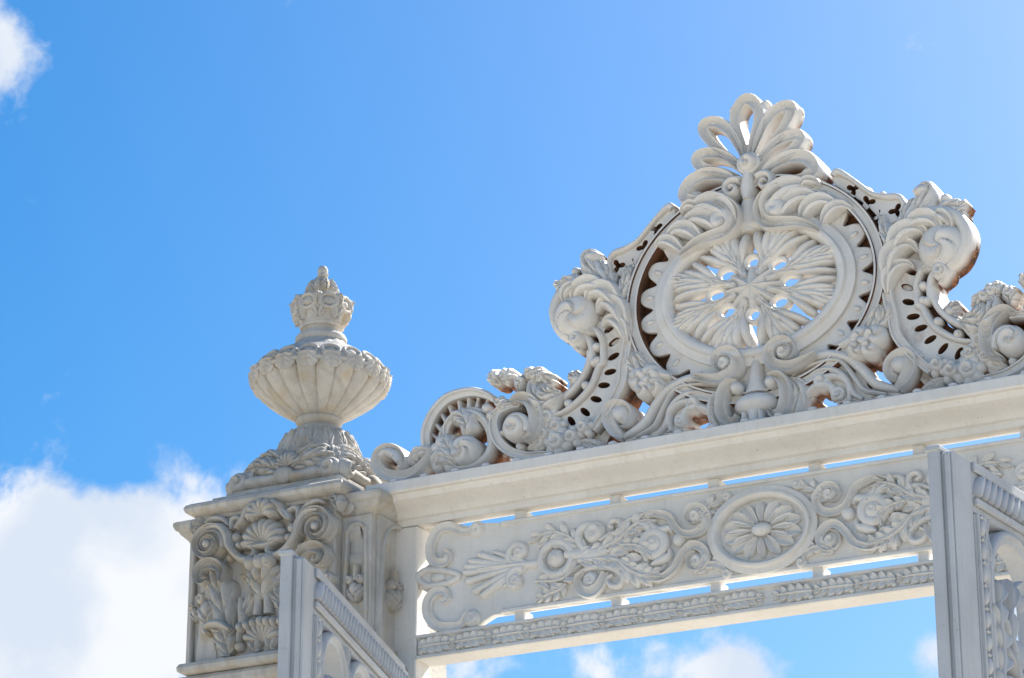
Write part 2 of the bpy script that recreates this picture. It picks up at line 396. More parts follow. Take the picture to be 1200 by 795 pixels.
# ---------------------------------------------------------------- cast-iron lintel
LX = 2.0
lin = thing('gate_lintel', 'white cast iron lintel with carved scroll frieze below the crest', 'lintel', (0, 0, 6.18))
corn = [(-.235, 7.125), (-.24, 7.12), (-.24, 7.068), (-.232, 7.06), (-.205, 7.058), (-.2, 7.046), (-.19, 7.03), (-.16, 7.02), (-.125, 7.012), (-.09, 6.998), (-.065, 6.985), (-.055, 6.972), (-.03, 6.968), (-.028, 6.936), (.055, 6.936), (.06, 7.0), (.2, 7.04), (.4, 7.06), (.4, 7.125)]
mk('cornice', prism(corn, -2.2, 2.2), PAINT, lin, angle=25)
for s in (-1, 1):
    a, b = sorted((s*2.09, s*2.0))
    mk('jamb', box(a-(.25 if s < 0 else 0), b+(.25 if s > 0 else 0), -.025, .13, 0.0, 6.934), PAINT, lin)
# lower beam with a run of leaves between fillets
beam = mk('lower_beam', prism([(-.02, 6.186), (-.03, 6.19), (-.03, 6.205), (-.012, 6.212), (-.008, 6.216), (-.008, 6.296), (-.012, 6.300), (-.03, 6.306), (-.03, 6.318), (-.024, 6.322), (.13, 6.322), (.13, 6.186)], -1.998, 1.998), PAINT, lin, angle=20)
lv = frond([(-.115, 0), (-.04, .003), (.04, .003), (.118, 0)], .048, 5, .034, -.006, .015, rib=.2, fat=1.15, hook=.2)
lv = join(lv, ball((-.105, -.03), .017, -.012), ball((.02, -.036), .012, -.01))
first = None
for k in range(18):
    x = -1.87+k*.22
    if first is None:
        first = mk('leaf', (lv[0]+np.array([x, 0, 6.255]), lv[1]), PAINT, beam); base_c = Vector(first.location)-Vector((x, 0, 0))
    else:
        o = first.copy(); COL.objects.link(o); o.parent = beam; o.location = base_c+Vector((x, 0, 0))
        if k >= 9: o.scale = (-1, 1, 1)
        o.scale = (o.scale[0]*random.uniform(.96, 1.03), o.scale[1], o.scale[2]*random.uniform(.94, 1.04)); o.location.x += .04*(k >= 9)
# frieze panel
half = [(-1.582, 6.863), (-1.599, 6.896), (-1.631, 6.890), (-1.661, 6.858), (-1.699, 6.892), (-1.738, 6.906), (-1.807, 6.922), (-1.884, 6.914), (-1.927, 6.879), (-1.947, 6.818), (-1.941, 6.775), (-1.937, 6.718), (-2.001, 6.676), (-2.010, 6.627), (-1.994, 6.585), (-1.949, 6.558), (-1.962, 6.497), (-1.967, 6.435), (-1.947, 6.369), (-1.893, 6.333), (-1.802, 6.328), (-1.749, 6.350), (-1.711, 6.335), (-1.673, 6.324), (-1.628, 6.313)]
zt, zb = 6.885, 6.378
hp = [p for p in half]
outl = [(-1.52, zt)]+hp[1:-1]+[(-1.55, zb)]
ol = outl+[(-x, z) for x, z in reversed(outl)]
panel = mk('frieze_panel', plate(ol, (), -.0, .05, .004, smooth=False), PAINT, lin)
for z0, z1 in ((zt-.022, zt), (zb, zb+.022)):
    mk('fillet', box(-1.5, 1.5, -.014, .0+.04, z0, z1, .004), PAINT, panel)
for x in (-1.40, -.84, -.28, .28, .84, 1.40):
    mk('spacer', box(x-.03, x+.03, .01, .11, zt-.004, 6.938, .004), PAINT, lin)
    mk('spacer', box(x-.03, x+.03, .01, .11, 6.319, zb+.004, .004), PAINT, lin)
FP = panel
def s2(name, vf):
    v = np.array(vf[0], float); v[:, 1] = np.where(v[:, 1] < 0, v[:, 1]*.8, v[:, 1]); two(name, (v, vf[1]), PAINT, FP)
# strapwork bracket at each end
s2('bracket_scroll', sweep([(-1.654, 6.888), (-1.684, 6.857), (-1.737, 6.865), (-1.807, 6.901), (-1.876, 6.890), (-1.917, 6.828), (-1.921, 6.758), (-1.889, 6.711), (-1.828, 6.709), (-1.813, 6.749), (-1.844, 6.768)], [.012, .02, .03, .03, .03, .03, .026, .016], .03, FLUTE, -.004, .02))
s2('bracket_scroll', sweep([(-1.651, 6.371), (-1.696, 6.398), (-1.734, 6.348), (-1.802, 6.343), (-1.878, 6.360), (-1.932, 6.423), (-1.938, 6.493), (-1.903, 6.542), (-1.842, 6.547), (-1.818, 6.505), (-1.849, 6.485)], [.012, .02, .03, .03, .03, .03, .026, .016], .03, FLUTE, -.004, .02))
s2('bracket_boss', sweep([(-2.001, 6.645), (-1.958, 6.678), (-1.889, 6.671), (-1.827, 6.657), (-1.751, 6.618), (-1.819, 6.589), (-1.888, 6.587), (-1.949, 6.593)], .018, .03, ROUND, -.004, .02, closed=True))
s2('bracket_boss', ball([(-1.881, 6.628)][0], .05, 0, .03, 1, .6))
s2('bracket_curl', swirl([(-1.646, 6.865)][0], .045, 0, .04))
s2('bracket_curl', swirl([(-1.674, 6.374)][0], .05, 0, .04, hand=-1))
# palm fan at the ends of the arabesque
stem = [(-1.326, 6.626)][0]
for k, tip in enumerate([(-1.618, 6.715), (-1.675, 6.688), (-1.701, 6.660), (-1.707, 6.628), (-1.694, 6.579), (-1.649, 6.519), (-1.604, 6.490)]):
    mid = lerp(tip, stem, .5); mid = (mid[0], mid[1]+(3-k)*-.004)
    s2('palm_frond', sweep([tip, mid, stem], [.021, .020, .008], [.042, .034, .022], ROUND, -.002, .02))
    s2('palm_bud', ball(tip, .019, -.004, .046))
for k, tip in enumerate([(-1.541, 6.722), (-1.534, 6.515), (-1.471, 6.694), (-1.484, 6.520)]):
    s2('palm_frond', sweep([tip, lerp(tip, stem, .5), stem], [.012, .018, .006], [.026, .03, .016], ROUND, -.002, .02))
s2('stem', sweep([(-1.630, 6.634), (-1.490, 6.634), (-1.326, 6.622), (-1.238, 6.619)], [.008, .012, .018, .03], .045, ROUND, 0, .02))
for c, p0, hd in (("u", [(-1.389, 6.694), (-1.446, 6.649)][0:2], 1), ("d", [(-1.408, 6.544), (-1.363, 6.602)][0:2], -1)):
    s2('curl', sweep(spiral(p0[0], p0[1], 1.3*-hd, .012), [.024, .022, .012], .042, ROUND, -.002, .02))
    s2('curl_bud', swirl(p0[0], .036, -.01, .042, hand=hd))
# first boss with its ring of leaf
b1 = [(-1.169, 6.630)][0]
s2('boss_ring', sweep(ell(b1, .092, .088), .026, .046, ROUND, -.002, .02, closed=True))
s2('boss', join(ball(b1, .052, -.01, .055), ball(b1, .02, -.055, .022)))
s2('acanthus_leaf', frond([(-0.988, 6.639), (-1.044, 6.696), (-1.137, 6.762), (-1.237, 6.777), (-1.338, 6.739)], .05, 5, .045, -.002, .02))
s2('acanthus_leaf', frond([(-1.114, 6.485), (-1.151, 6.456), (-1.213, 6.441), (-1.295, 6.418)], .045, 4, .045, -.002, .02))
s2('acanthus_leaf', frond([(-1.288, 6.521), (-1.226, 6.512), (-1.151, 6.508), (-1.088, 6.540), (-1.026, 6.612)], .045, 4, .05, -.004, .02))
s2('acanthus_leaf', frond([(-1.275, 6.707), (-1.212, 6.721), (-1.150, 6.712), (-1.087, 6.679), (-1.038, 6.637)], .04, 4, .045, -.004, .02))
s2('stalk', sweep([(-1.113, 6.642), (-1.026, 6.629), (-0.939, 6.625), (-0.865, 6.629)], [.025, .035, .045, .03], .05, ROUND, -.002, .02))
# upper and lower side scrolls
s2('scroll', sweep([(-0.878, 6.631), (-0.964, 6.638), (-1.025, 6.682), (-1.037, 6.742), (-1.000, 6.783), (-0.938, 6.768), (-0.913, 6.723), (-0.951, 6.694), (-0.981, 6.722)], [.008, .018, .024, .026, .026, .022, .016, .008], .05, ROUND, -.002, .02))
s2('bud', swirl([(-0.944, 6.740)][0], .062, -.008, .06))
s2('scroll', sweep([(-0.914, 6.689), (-0.852, 6.714), (-0.796, 6.723), (-0.796, 6.770), (-0.832, 6.787), (-0.857, 6.762), (-0.833, 6.744)], [.012, .018, .02, .018, .012], .046, ROUND, -.002, .02))
s2('scroll', sweep([(-0.784, 6.722), (-0.753, 6.775), (-0.704, 6.785), (-0.661, 6.788)], [.006, .016, .014, .008], .04, ROUND, -.002, .02))
s2('scroll', sweep([(-1.064, 6.490), (-1.027, 6.531), (-0.940, 6.551), (-0.842, 6.527), (-0.782, 6.473), (-0.807, 6.430), (-0.855, 6.437), (-0.873, 6.474), (-0.842, 6.493)], [.01, .018, .02, .02, .02, .018, .01], .046, ROUND, -.002, .02))
s2('scroll', sweep([(-0.879, 6.510), (-0.910, 6.445), (-0.966, 6.412), (-1.021, 6.437), (-1.039, 6.498), (-1.002, 6.533)], [.02, .03, .034, .03, .022, .01], .055, FLUTE, -.002, .02))
s2('bud', swirl([(-0.971, 6.482)][0], .05, -.004, .05, hand=-1))
for q in [(-0.745, 6.470), (-0.709, 6.457), (-0.679, 6.441)]: s2('bead', ball(q, .02, -.004, .035))
# main acanthus body running to the second boss
b2 = [(-0.603, 6.625)][0]
s2('acanthus_body', frond([(-1.038, 6.619), (-0.915, 6.619), (-0.816, 6.634), (-0.718, 6.671), (-0.643, 6.741)], .07, 6, .055, -.004, .02))
s2('acanthus_body', frond([(-1.038, 6.596), (-0.915, 6.590), (-0.805, 6.568), (-0.708, 6.508), (-0.624, 6.462), (-0.539, 6.507)], .07, 6, .055, -.004, .02))
s2('acanthus_leaf', frond([(-0.877, 6.648), (-0.791, 6.682), (-0.729, 6.731), (-0.655, 6.760), (-0.582, 6.749)], .06, 5, .06, -.006, .02))
s2('acanthus_leaf', frond([(-0.805, 6.568), (-0.757, 6.515), (-0.684, 6.470), (-0.612, 6.460), (-0.551, 6.492)], .06, 5, .06, -.006, .02))
s2('acanthus_leaf', frond([(-0.779, 6.640), (-0.706, 6.629), (-0.646, 6.597), (-0.635, 6.521)], .04, 4, .05, -.03, .02))
for q in ("",):
    for sp in ([(-0.619, 6.737), (-0.577, 6.691), (-0.517, 6.699), (-0.499, 6.668)], [(-0.617, 6.512), (-0.568, 6.534), (-0.520, 6.550), (-0.513, 6.583)], [(-0.680, 6.747), (-0.632, 6.716), (-0.626, 6.675)]):
        s2('petal', sweep(sp, [.01, .03, .026, .008], .05, ROUND, -.004, .02))
s2('boss_ring', sweep(ell(b2, .062, .062), .026, .03, ROUND, -.03, .05, closed=True))
s2('boss', join(ball(b2, .05, -.03, .034), sweep(ell(b2, .016, .016, 12), .007, .012, ROUND, -.058, .01, closed=True)))
s2('ball', ball([(-0.464, 6.628)][0], .04, -.004, .05))
# S scrolls between boss and oval
s2('s_scroll', sweep([(-0.661, 6.442), (-0.564, 6.436), (-0.491, 6.472), (-0.448, 6.534), (-0.393, 6.583), (-0.334, 6.563), (-0.311, 6.508), (-0.348, 6.462), (-0.401, 6.476), (-0.406, 6.528), (-0.370, 6.545)], [.012, .02, .022, .024, .026, .026, .022, .016, .01], .05, FLUTE, -.002, .02))
s2('s_scroll', sweep([(-0.667, 6.780), (-0.594, 6.786), (-0.516, 6.757), (-0.486, 6.706), (-0.445, 6.660), (-0.379, 6.644), (-0.319, 6.669), (-0.300, 6.724), (-0.340, 6.782), (-0.394, 6.784), (-0.419, 6.742), (-0.384, 6.708), (-0.353, 6.738)], [.012, .02, .022, .02, .022, .026, .026, .022, .014, .008], .05, FLUTE, -.002, .02))
s2('scroll_eye', swirl([(-0.368, 6.503)][0], .04, -.006, .05)); s2('scroll_eye', swirl([(-0.371, 6.744)][0], .04, -.006, .05))
s2('acanthus_leaf', frond([(-0.373, 6.714), (-0.308, 6.760), (-0.282, 6.786), (-0.217, 6.819), (-0.191, 6.834)], .045, 4, .045, -.002, .02))
s2('acanthus_leaf', frond([(-0.380, 6.435), (-0.328, 6.476), (-0.264, 6.479), (-0.215, 6.447), (-0.197, 6.409)], .05, 4, .045, -.002, .02))
s2('curl', swirl([(-0.192, 6.822)][0], .03, 0, .04)); s2('curl', swirl([(-0.203, 6.410)][0], .032, 0, .04))
# oval with a fourteen-petal flower
oc = [(0.006, 6.611)][0]; oc = (0., oc[1])
mk('oval_frame', sweep(ell(oc, .268, .197, 60), .034, .06, RIM, 0, .02, closed=True), PAINT, FP)
fl = mk('oval_ground', plate(ell(oc, .245, .175, 60), (), -.008, .02, .002), PAINT, FP)
for k in range(14):
    a = 2*PI*(k+.5)/14; d = (math.cos(a), math.sin(a))
    q0 = (oc[0]+.055*d[0], oc[1]+.045*d[1]); q1 = (oc[0]+.212*d[0], oc[1]+.15*d[1])
    w = .022+.015*abs(d[0]); pet = [q0, lerp(q0, q1, .5), lerp(q0, q1, .85), q1]
    mk('petal', sweep(pet, [w*.4, w*.85, w*1.12, w*1.1, w*.45], [.03, .042, .045, .042, .02], FLUTE, -.006, .02), PAINT, fl)
mk('flower_eye', ball(oc, .06, -.02, .045, 1, .6), PAINT, fl)

# ---------------------------------------------------------------- openwork crest
crest = thing('gate_crest', 'white cast iron openwork crest of rusting scrolls around a pierced oval medallion', 'gate crest', (0, .1, 7.12))
def c2(name, vf, **k): return two(name, vf, CREST, crest, **k)
def c1(name, vf, **k): return mk(name, vf, CREST, crest, **k)
BK = .19                                            # depth of the hollow casting
# base rail with bolts
rail = c1('base_rail', box(-2.1, 2.1, -.05, BK, 7.122, 7.175, .006))
for k in range(23):
    x = -2.05+k*.186
    mk('bolt', box(x-.022, x+.022, -.215, -.165, 7.126, 7.153, .008), CREST, rail)
# --- medallion
MC = (0.0, [(-0.006, 7.926)][0][1])
ring_in = ell(MC, .515, .375, 80)
med = c1('medallion_frame', sweep(ring_in, .052, .062, RIM, -.01, .06, closed=True))
def scal(rx, rz, n, amp, m=336):
    o = []
    for a in np.linspace(0, 2*PI, m, endpoint=False):
        f = (a*n/(2*PI)+.5) % 1-.5; d = amp*math.cos(PI*f)**4+.005*math.cos(6*PI*f)
        o.append((MC[0]+(rx-d)*math.cos(a), MC[1]+(rz-d)*math.sin(a)))
    return o
mk('scalloped_flange', plate(scal(.676, .577, 22, .078), [ell(MC, .53, .39, 80)], -.012, .03, .008, smooth=False), CREST, med)
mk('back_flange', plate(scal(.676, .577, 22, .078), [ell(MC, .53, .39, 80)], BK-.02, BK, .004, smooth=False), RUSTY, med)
for k in range(22):
    a = 2*PI*(k+.5)/22; q = (MC[0]+.613*math.cos(a), MC[1]+.495*math.sin(a))
    mk('bead', ball(q, .02, -.012, .012, 1.3, .7, rot=a), CREST, med)
mk('flange_dark_backing', plate(ell(MC, .70, .60, 80), [ell(MC, .56, .42, 80)], .048, .062, .002), RUSTY, med)  # rust-dark sheet added behind the scallops so their notches look dark
# outer oval band
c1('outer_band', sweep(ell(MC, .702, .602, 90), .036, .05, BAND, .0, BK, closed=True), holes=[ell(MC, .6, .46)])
# pierced rosette: eight acanthus sectors, eyes between them, a fluted star in the middle
EX, EZ = .475, .335
for k in range(8):
    a = 2*PI*(k+.5)/8; ca, sa = math.cos(a), math.sin(a)
    L_ = [(MC[0]+EX*r*ca, MC[1]+EZ*r*sa) for r in (.20, .42, .66, .86, 1.03)]
    q = math.hypot(EX*sa, EZ*ca)*.41                 # half the sector width per unit radius
    sv, sf = shell((.36*ca, .36*sa), .665, 5, .08, -.002-.010*(k % 2), a-.64, a+.64, cut=.26); sv = np.array(sv)
    sv[:, 0] = MC[0]+EX*sv[:, 0]; sv[:, 2] = MC[1]+EZ*sv[:, 2]
    mk('rosette_leaf', (sv, sf), CREST, med, angle=60)
    mk('rosette_blade', leaf(L_, [.22*q, .22*q, .42*q, .62*q, .66*q, .5*q], 6, .06, -.03, lean=.7, notch=.28, base=1., power=.28, tipw=.6, ribs=1.2, back=.03), CREST, med, angle=60)
    mk('rosette_vein', sweep(L_[:4], [.02, .014, .012, .006], .05, ROUND, -.03, .02), CREST, med)
    b = 2*PI*k/8; c_ = (MC[0]+EX*.44*math.cos(b), MC[1]+EZ*.44*math.sin(b))
    mk('rosette_eye', sweep(ell(c_, .042+.014*abs(math.cos(b)), .040, 18), .014, .03, ROUND, -.025, .012, closed=True), CREST, med)
def star():
    th = np.linspace(0, 2*PI, 96, endpoint=False); rr = np.linspace(0, 1, 8); G = np.zeros((96, 8, 3))
    for j, q in enumerate(rr):
        rad = q*(.30+.045*np.cos(8*th))
        G[:, j, 0] = MC[0]+EX*rad*np.cos(th); G[:, j, 2] = MC[1]+EZ*1.05*rad*np.sin(th)
        G[:, j, 1] = -.10+.035*q*q+.035*q*np.abs(np.sin(4*th))
    return gridsolid(G, -.02, wrap=True)
mk('rosette_star', star(), CREST, med, angle=30)
# --- acanthus rolls over the medallion
c1('crown_stem', sweep([(-0.013, 8.246), (-0.014, 8.324), (-0.011, 8.402), (-0.009, 8.481)], [.05, .06, .05, .03], .05, ROUND, -.02, BK))
c2('crown_band', sweep([(-0.187, 8.449), (-0.122, 8.425), (-0.078, 8.370), (-0.077, 8.304), (-0.114, 8.255), (-0.193, 8.239), (-0.292, 8.220), (-0.392, 8.163)], [.012, .03, .038, .04, .038, .032, .024, .012], .10, FLUTE, -.02, .14))
for sp, w, h_ in (([(-0.083, 8.286), (-0.123, 8.386), (-0.214, 8.446), (-0.306, 8.449), (-0.364, 8.415)], .07, .12), ([(-0.146, 8.262), (-0.216, 8.349), (-0.299, 8.382), (-0.365, 8.366), (-0.382, 8.319)], .056, .11), ([(-0.272, 8.242), (-0.340, 8.317), (-0.414, 8.336), (-0.468, 8.312), (-0.477, 8.272)], .05, .10), ([(-0.391, 8.209), (-0.453, 8.272), (-0.516, 8.290), (-0.573, 8.262)], .04, .08), ([(-0.274, 8.429), (-0.326, 8.460), (-0.379, 8.451), (-0.400, 8.415)], .03, .09)):
    c2('crown_leaf', sweep(sp, [w*.3, w*.8, w*1.05, w*.95, w*.6, w*.15], [h_*.4, h_*.85, h_, h_*.95, h_*.7, h_*.2], WAVE, -.02, .14))
c2('crown_roll', swirl([(-0.151, 8.332)][0], .075, -.06, .07, turns=.5, a0=.4, back=.15))
c2('shoulder_band', sweep([(-0.089, 8.438), (-0.180, 8.461), (-0.273, 8.469), (-0.360, 8.434), (-0.427, 8.394)], [.02, .035, .035, .03, .012], .04, ROUND, .0, BK))
# --- palmette
pal = c1('palmette_boss', join(swirl([(0.005, 8.634)][0], .052, -.07, .055, turns=1.0, arms=2, back=.12), sweep(ell([(0.005, 8.630)][0], .056, .052, 20), .013, .025, ROUND, -.06, .1, closed=True)))
pal_kw = dict(prof=FLUTE, y=-.02, back=.06)
loops = [[(0.006, 8.669), (-0.023, 8.789), (-0.065, 8.912), (-0.068, 8.987), (-0.043, 9.028), (-0.005, 9.038), (0.033, 8.998), (0.063, 8.931), (0.068, 8.849), (0.045, 8.761), (0.016, 8.667)]]
cx0 = .5*(loops[0][0][0]+loops[0][-1][0])
m0 = [(-.5*(loops[0][10-i][0]-loops[0][i][0]), .5*(loops[0][10-i][1]+loops[0][i][1])-.025*math.sin(PI*i/10)) for i in range(11)]
c1('palmette_loop', sweep(m0, [.012, .024, .03, .034, .034, .036, .034, .034, .03, .024, .012], .05, **pal_kw))
for lp in ([(-0.036, 8.685), (-0.066, 8.765), (-0.117, 8.856), (-0.182, 8.913), (-0.248, 8.921), (-0.269, 8.893), (-0.244, 8.837), (-0.179, 8.756), (-0.115, 8.695), (-0.057, 8.643)],
           [(-0.045, 8.601), (-0.095, 8.671), (-0.160, 8.718), (-0.233, 8.743), (-0.299, 8.741), (-0.313, 8.710), (-0.275, 8.666), (-0.196, 8.632), (-0.137, 8.607), (-0.065, 8.572)]):
    c2('palmette_loop', sweep([(x*.95, z) for x, z in lp], [.012, .024, .028, .034, .036, .034, .03, .026, .022, .012], .05, **pal_kw))
for q, r in zip([(-0.093, 8.979), (-0.099, 8.919), (-0.273, 8.899), (-0.205, 8.923), (-0.317, 8.715), (-0.246, 8.754), (-0.350, 8.564)], (.024, .018, .026, .024, .025, .022, .03)): c2('palmette_lobe', ball(q, r, .0, .05))
c2('palmette_volute', sweep([(-0.041, 8.501), (-0.086, 8.549), (-0.150, 8.596), (-0.242, 8.619), (-0.323, 8.599), (-0.366, 8.554), (-0.371, 8.509), (-0.312, 8.484), (-0.252, 8.488)], [.014, .026, .036, .042, .042, .04, .034, .03, .02], .06, FLUTE, -.02, .14))
c2('palmette_curl', sweep(spiral([(-0.094, 8.501)][0], [(-0.046, 8.541)][0], 1.4, .012), [.026, .022, .012], .07, ROUND, -.03, .12))
c1('palmette_stem', sweep([(-0.011, 8.428), (-0.011, 8.494), (-0.007, 8.546), (0.001, 8.598)], [.03, .05, .045, .03], .07, ROUND, -.02, .12))
c2('palmette_lobe', ball([(-0.331, 8.521)][0], .05, -.0, .06, 1.1, .8))
# --- pierced shoulders with trefoils
top = [(-0.450, 8.474), (-0.466, 8.515), (-0.508, 8.486), (-0.554, 8.450), (-0.608, 8.397), (-0.672, 8.335), (-0.718, 8.309), (-0.769, 8.299), (-0.819, 8.276), (-0.841, 8.238), (-0.834, 8.182), (-0.795, 8.161), (-0.757, 8.150), (-0.724, 8.147), (-0.685, 8.212), (-0.632, 8.281), (-0.559, 8.349), (-0.476, 8.405)]
def tref(c, r, rot=.3):
    return [(c[0]+r*(.62+.42*math.cos(3*(a-rot)))*math.cos(a), c[1]+r*(.62+.42*math.cos(3*(a-rot)))*math.sin(a)) for a in np.linspace(0, 2*PI, 24, endpoint=False)]
th_ = [tref(q, .04, .6+.5*k) for k, q in enumerate([(-0.565, 8.387), (-0.642, 8.298), (-0.704, 8.213), (-0.793, 8.219)])]
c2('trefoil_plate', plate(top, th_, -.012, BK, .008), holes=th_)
c2('shoulder_rim', sweep([(-0.460, 8.482), (-0.484, 8.501), (-0.554, 8.447), (-0.608, 8.394), (-0.672, 8.333), (-0.746, 8.304), (-0.811, 8.290), (-0.840, 8.248), (-0.830, 8.207)], [.022, .018, .014, .014, .014, .016, .02, .016, .01], .03, ROUND, -.012, BK))
c2('shoulder_roll', ball([(-0.469, 8.485)][0], .034, .08, .1))
for q in [(-0.531, 8.472), (-0.627, 8.388), (-0.696, 8.340), (-0.712, 8.344), (-0.746, 8.310)]: c2('shoulder_bead', ball(q, .018, .06, .06))
c2('shoulder_leaf', leaf([(-0.768, 7.985), (-0.749, 8.065), (-0.733, 8.126), (-0.726, 8.170), (-0.736, 8.202)], .055, 4, .06, -.01, lean=.5, back=.1))
c2('shoulder_leaf', leaf([(-0.801, 8.083), (-0.841, 8.152), (-0.872, 8.212), (-0.893, 8.251), (-0.907, 8.263)], .06, 4, .06, .0, lean=.5, back=.1))
# --- big C scroll: ladder plate between two rims, acanthus head, knob leaf
outer = [(-0.748, 7.980), (-0.732, 7.904), (-0.728, 7.815), (-0.736, 7.729), (-0.755, 7.640)]+[(-0.767, 7.541), (-0.818, 7.449), (-0.881, 7.368), (-0.942, 7.302), (-1.033, 7.250), (-1.154, 7.289)]
inner = [(-0.975, 7.895), (-0.921, 7.862), (-0.890, 7.806), (-0.885, 7.736), (-0.890, 7.669)]+[(-0.908, 7.663), (-0.958, 7.557), (-1.031, 7.488), (-1.112, 7.441), (-1.171, 7.427)]
body = [outer[0]]+outer[1:]+inner[::-1]
slots = []
for (p, ang) in zip([(-0.855, 7.871), (-0.829, 7.790), (-0.832, 7.708)]+[(-0.853, 7.624), (-0.891, 7.555), (-0.938, 7.484), (-1.003, 7.423), (-1.084, 7.383)], (.55, .5, .35, .05, -.15, -.4, -.75, -1.0)):
    slots.append(ell(p, .035, .0155, 14, ang))
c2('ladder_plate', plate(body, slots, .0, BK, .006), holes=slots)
c2('scroll_rim', sweep(outer[:-2], [.03, .03, .03, .03, .028, .026, .022], .045, BAND, .0, BK))
c2('scroll_rim', sweep(inner, [.018, .02, .02, .02, .02, .018, .012], .04, ROUND, .0, BK))
head = [(-0.738, 7.954), (-0.774, 8.044), (-0.847, 8.113), (-0.938, 8.153), (-1.025, 8.159), (-1.100, 8.129), (-1.144, 8.079), (-1.164, 8.014), (-1.152, 7.942), (-1.115, 7.876), (-1.067, 7.840)]
c2('head_rim', sweep(head, [.02, .024, .026, .028, .03, .034, .036, .036, .034, .03, .02], .06, ROUND, -.01, .11))
c2('head_plate', plate(head+[(-0.997, 7.884), (-0.926, 7.866), (-0.886, 7.805), (-0.806, 7.771), (-0.735, 7.817), (-0.729, 7.894)], [ell([(-0.855, 7.871)][0], .032, .018, 14, .55)], .02, .10, .006))
c2('head_bulb', swirl([(-1.037, 7.960)][0], .125, -.02, .10, turns=1.1, a0=2.4, hand=-1, back=.1, arms=4, deep=.3))
for sp, w, h_ in (([(-0.735, 7.831), (-0.761, 7.944), (-0.823, 7.998), (-0.884, 7.999), (-0.907, 7.958)], .055, .10), ([(-0.761, 7.954), (-0.822, 8.054), (-0.891, 8.081), (-0.949, 8.063), (-0.963, 8.016)], .058, .11), ([(-0.844, 8.090), (-0.928, 8.126), (-1.000, 8.114), (-1.038, 8.068), (-1.026, 8.023)], .052, .10), ([(-0.732, 7.758), (-0.750, 7.844), (-0.802, 7.895), (-0.855, 7.902), (-0.880, 7.877)], .04, .08), ([(-0.995, 8.136), (-1.056, 8.123), (-1.093, 8.080), (-1.088, 8.029)], .035, .09)):
    c2('head_leaf', sweep(sp, [w*.3, w*.8, w*1.05, w*.95, w*.6, w*.15], [h_*.4, h_*.85, h_, h_*.95, h_*.7, h_*.2], WAVE, -.02, .1))
c2('knob_leaf', leaf([(-0.822, 8.059), (-0.882, 8.144), (-0.933, 8.208), (-0.973, 8.266), (-0.978, 8.307), (-0.942, 8.320), (-0.906, 8.293)], [.10, .085, .07, .06, .05], 4, .07, .0, lean=.3, notch=.25, back=.12, tipw=.5))
c2('knob', ball([(-0.944, 8.296)][0], .05, .02, .085, 1.1, .85))
c2('knob', ball([(-1.055, 8.242)][0], .028, .03, .05)); c2('knob', ball([(-0.866, 8.230)][0], .03, .03, .05))
c2('tip_leaf', leaf([(-1.025, 8.147), (-1.061, 8.178), (-1.092, 8.179), (-1.133, 8.172), (-1.171, 8.192)], .055, 3, .05, .0, lean=.3, notch=.3, back=.1, tipw=.4))
c2('tip_leaf', leaf([(-1.087, 8.148), (-1.108, 8.142), (-1.133, 8.137), (-1.164, 8.138)], .04, 3, .05, .0, lean=.4, back=.1))
c2('chin_curl', swirl([(-1.028, 7.826)][0], .047, -.02, .07, hand=-1, back=.12))
c2('chin_leaf', leaf([(-0.926, 7.851), (-0.977, 7.870), (-1.023, 7.859), (-1.054, 7.830), (-1.028, 7.782), (-1.008, 7.763)], .04, 4, .05, -.02, lean=.4, back=.1))
# thin outer rail of the C, tied to the body by bars
railp = [(-0.997, 7.855), (-0.965, 7.810), (-0.953, 7.749), (-0.956, 7.686)]+[(-0.963, 7.760), (-0.973, 7.689), (-1.010, 7.617), (-1.071, 7.555), (-1.142, 7.514), (-1.219, 7.498)]
c2('rail', sweep(railp, [.02, .02, .02, .02, .02, .022, .026], .035, ROUND, .0, BK))
two('rail_dark_backing', sweep([(-0.931, 7.838), (-0.915, 7.791), (-0.912, 7.722), (-0.916, 7.674)]+[(-0.938, 7.668), (-0.985, 7.569), (-1.056, 7.504), (-1.127, 7.463)], .022, .01, FLAT, .05, .08), RUSTY, crest)  # dark rust strip put in so the slots beside the rail look dark
for q in [(-0.938, 7.687), (-0.990, 7.565), (-1.092, 7.479)]+[(-0.922, 7.772), (-0.916, 7.693)]: c2('rail_knob', ball(q, .026, .0, .05))
c2('rail_leaf', leaf([(-1.010, 7.622), (-1.045, 7.624), (-1.075, 7.639), (-1.101, 7.658)], .05, 3, .05, .02, lean=.4, back=.1)); c2('rail_leaf', leaf([(-1.030, 7.587), (-1.055, 7.586), (-1.076, 7.575), (-1.091, 7.559)], .035, 3, .05, .02, lean=.4, back=.1))
c2('rail_knob', ball([(-1.052, 7.612)][0], .03, .02, .06))
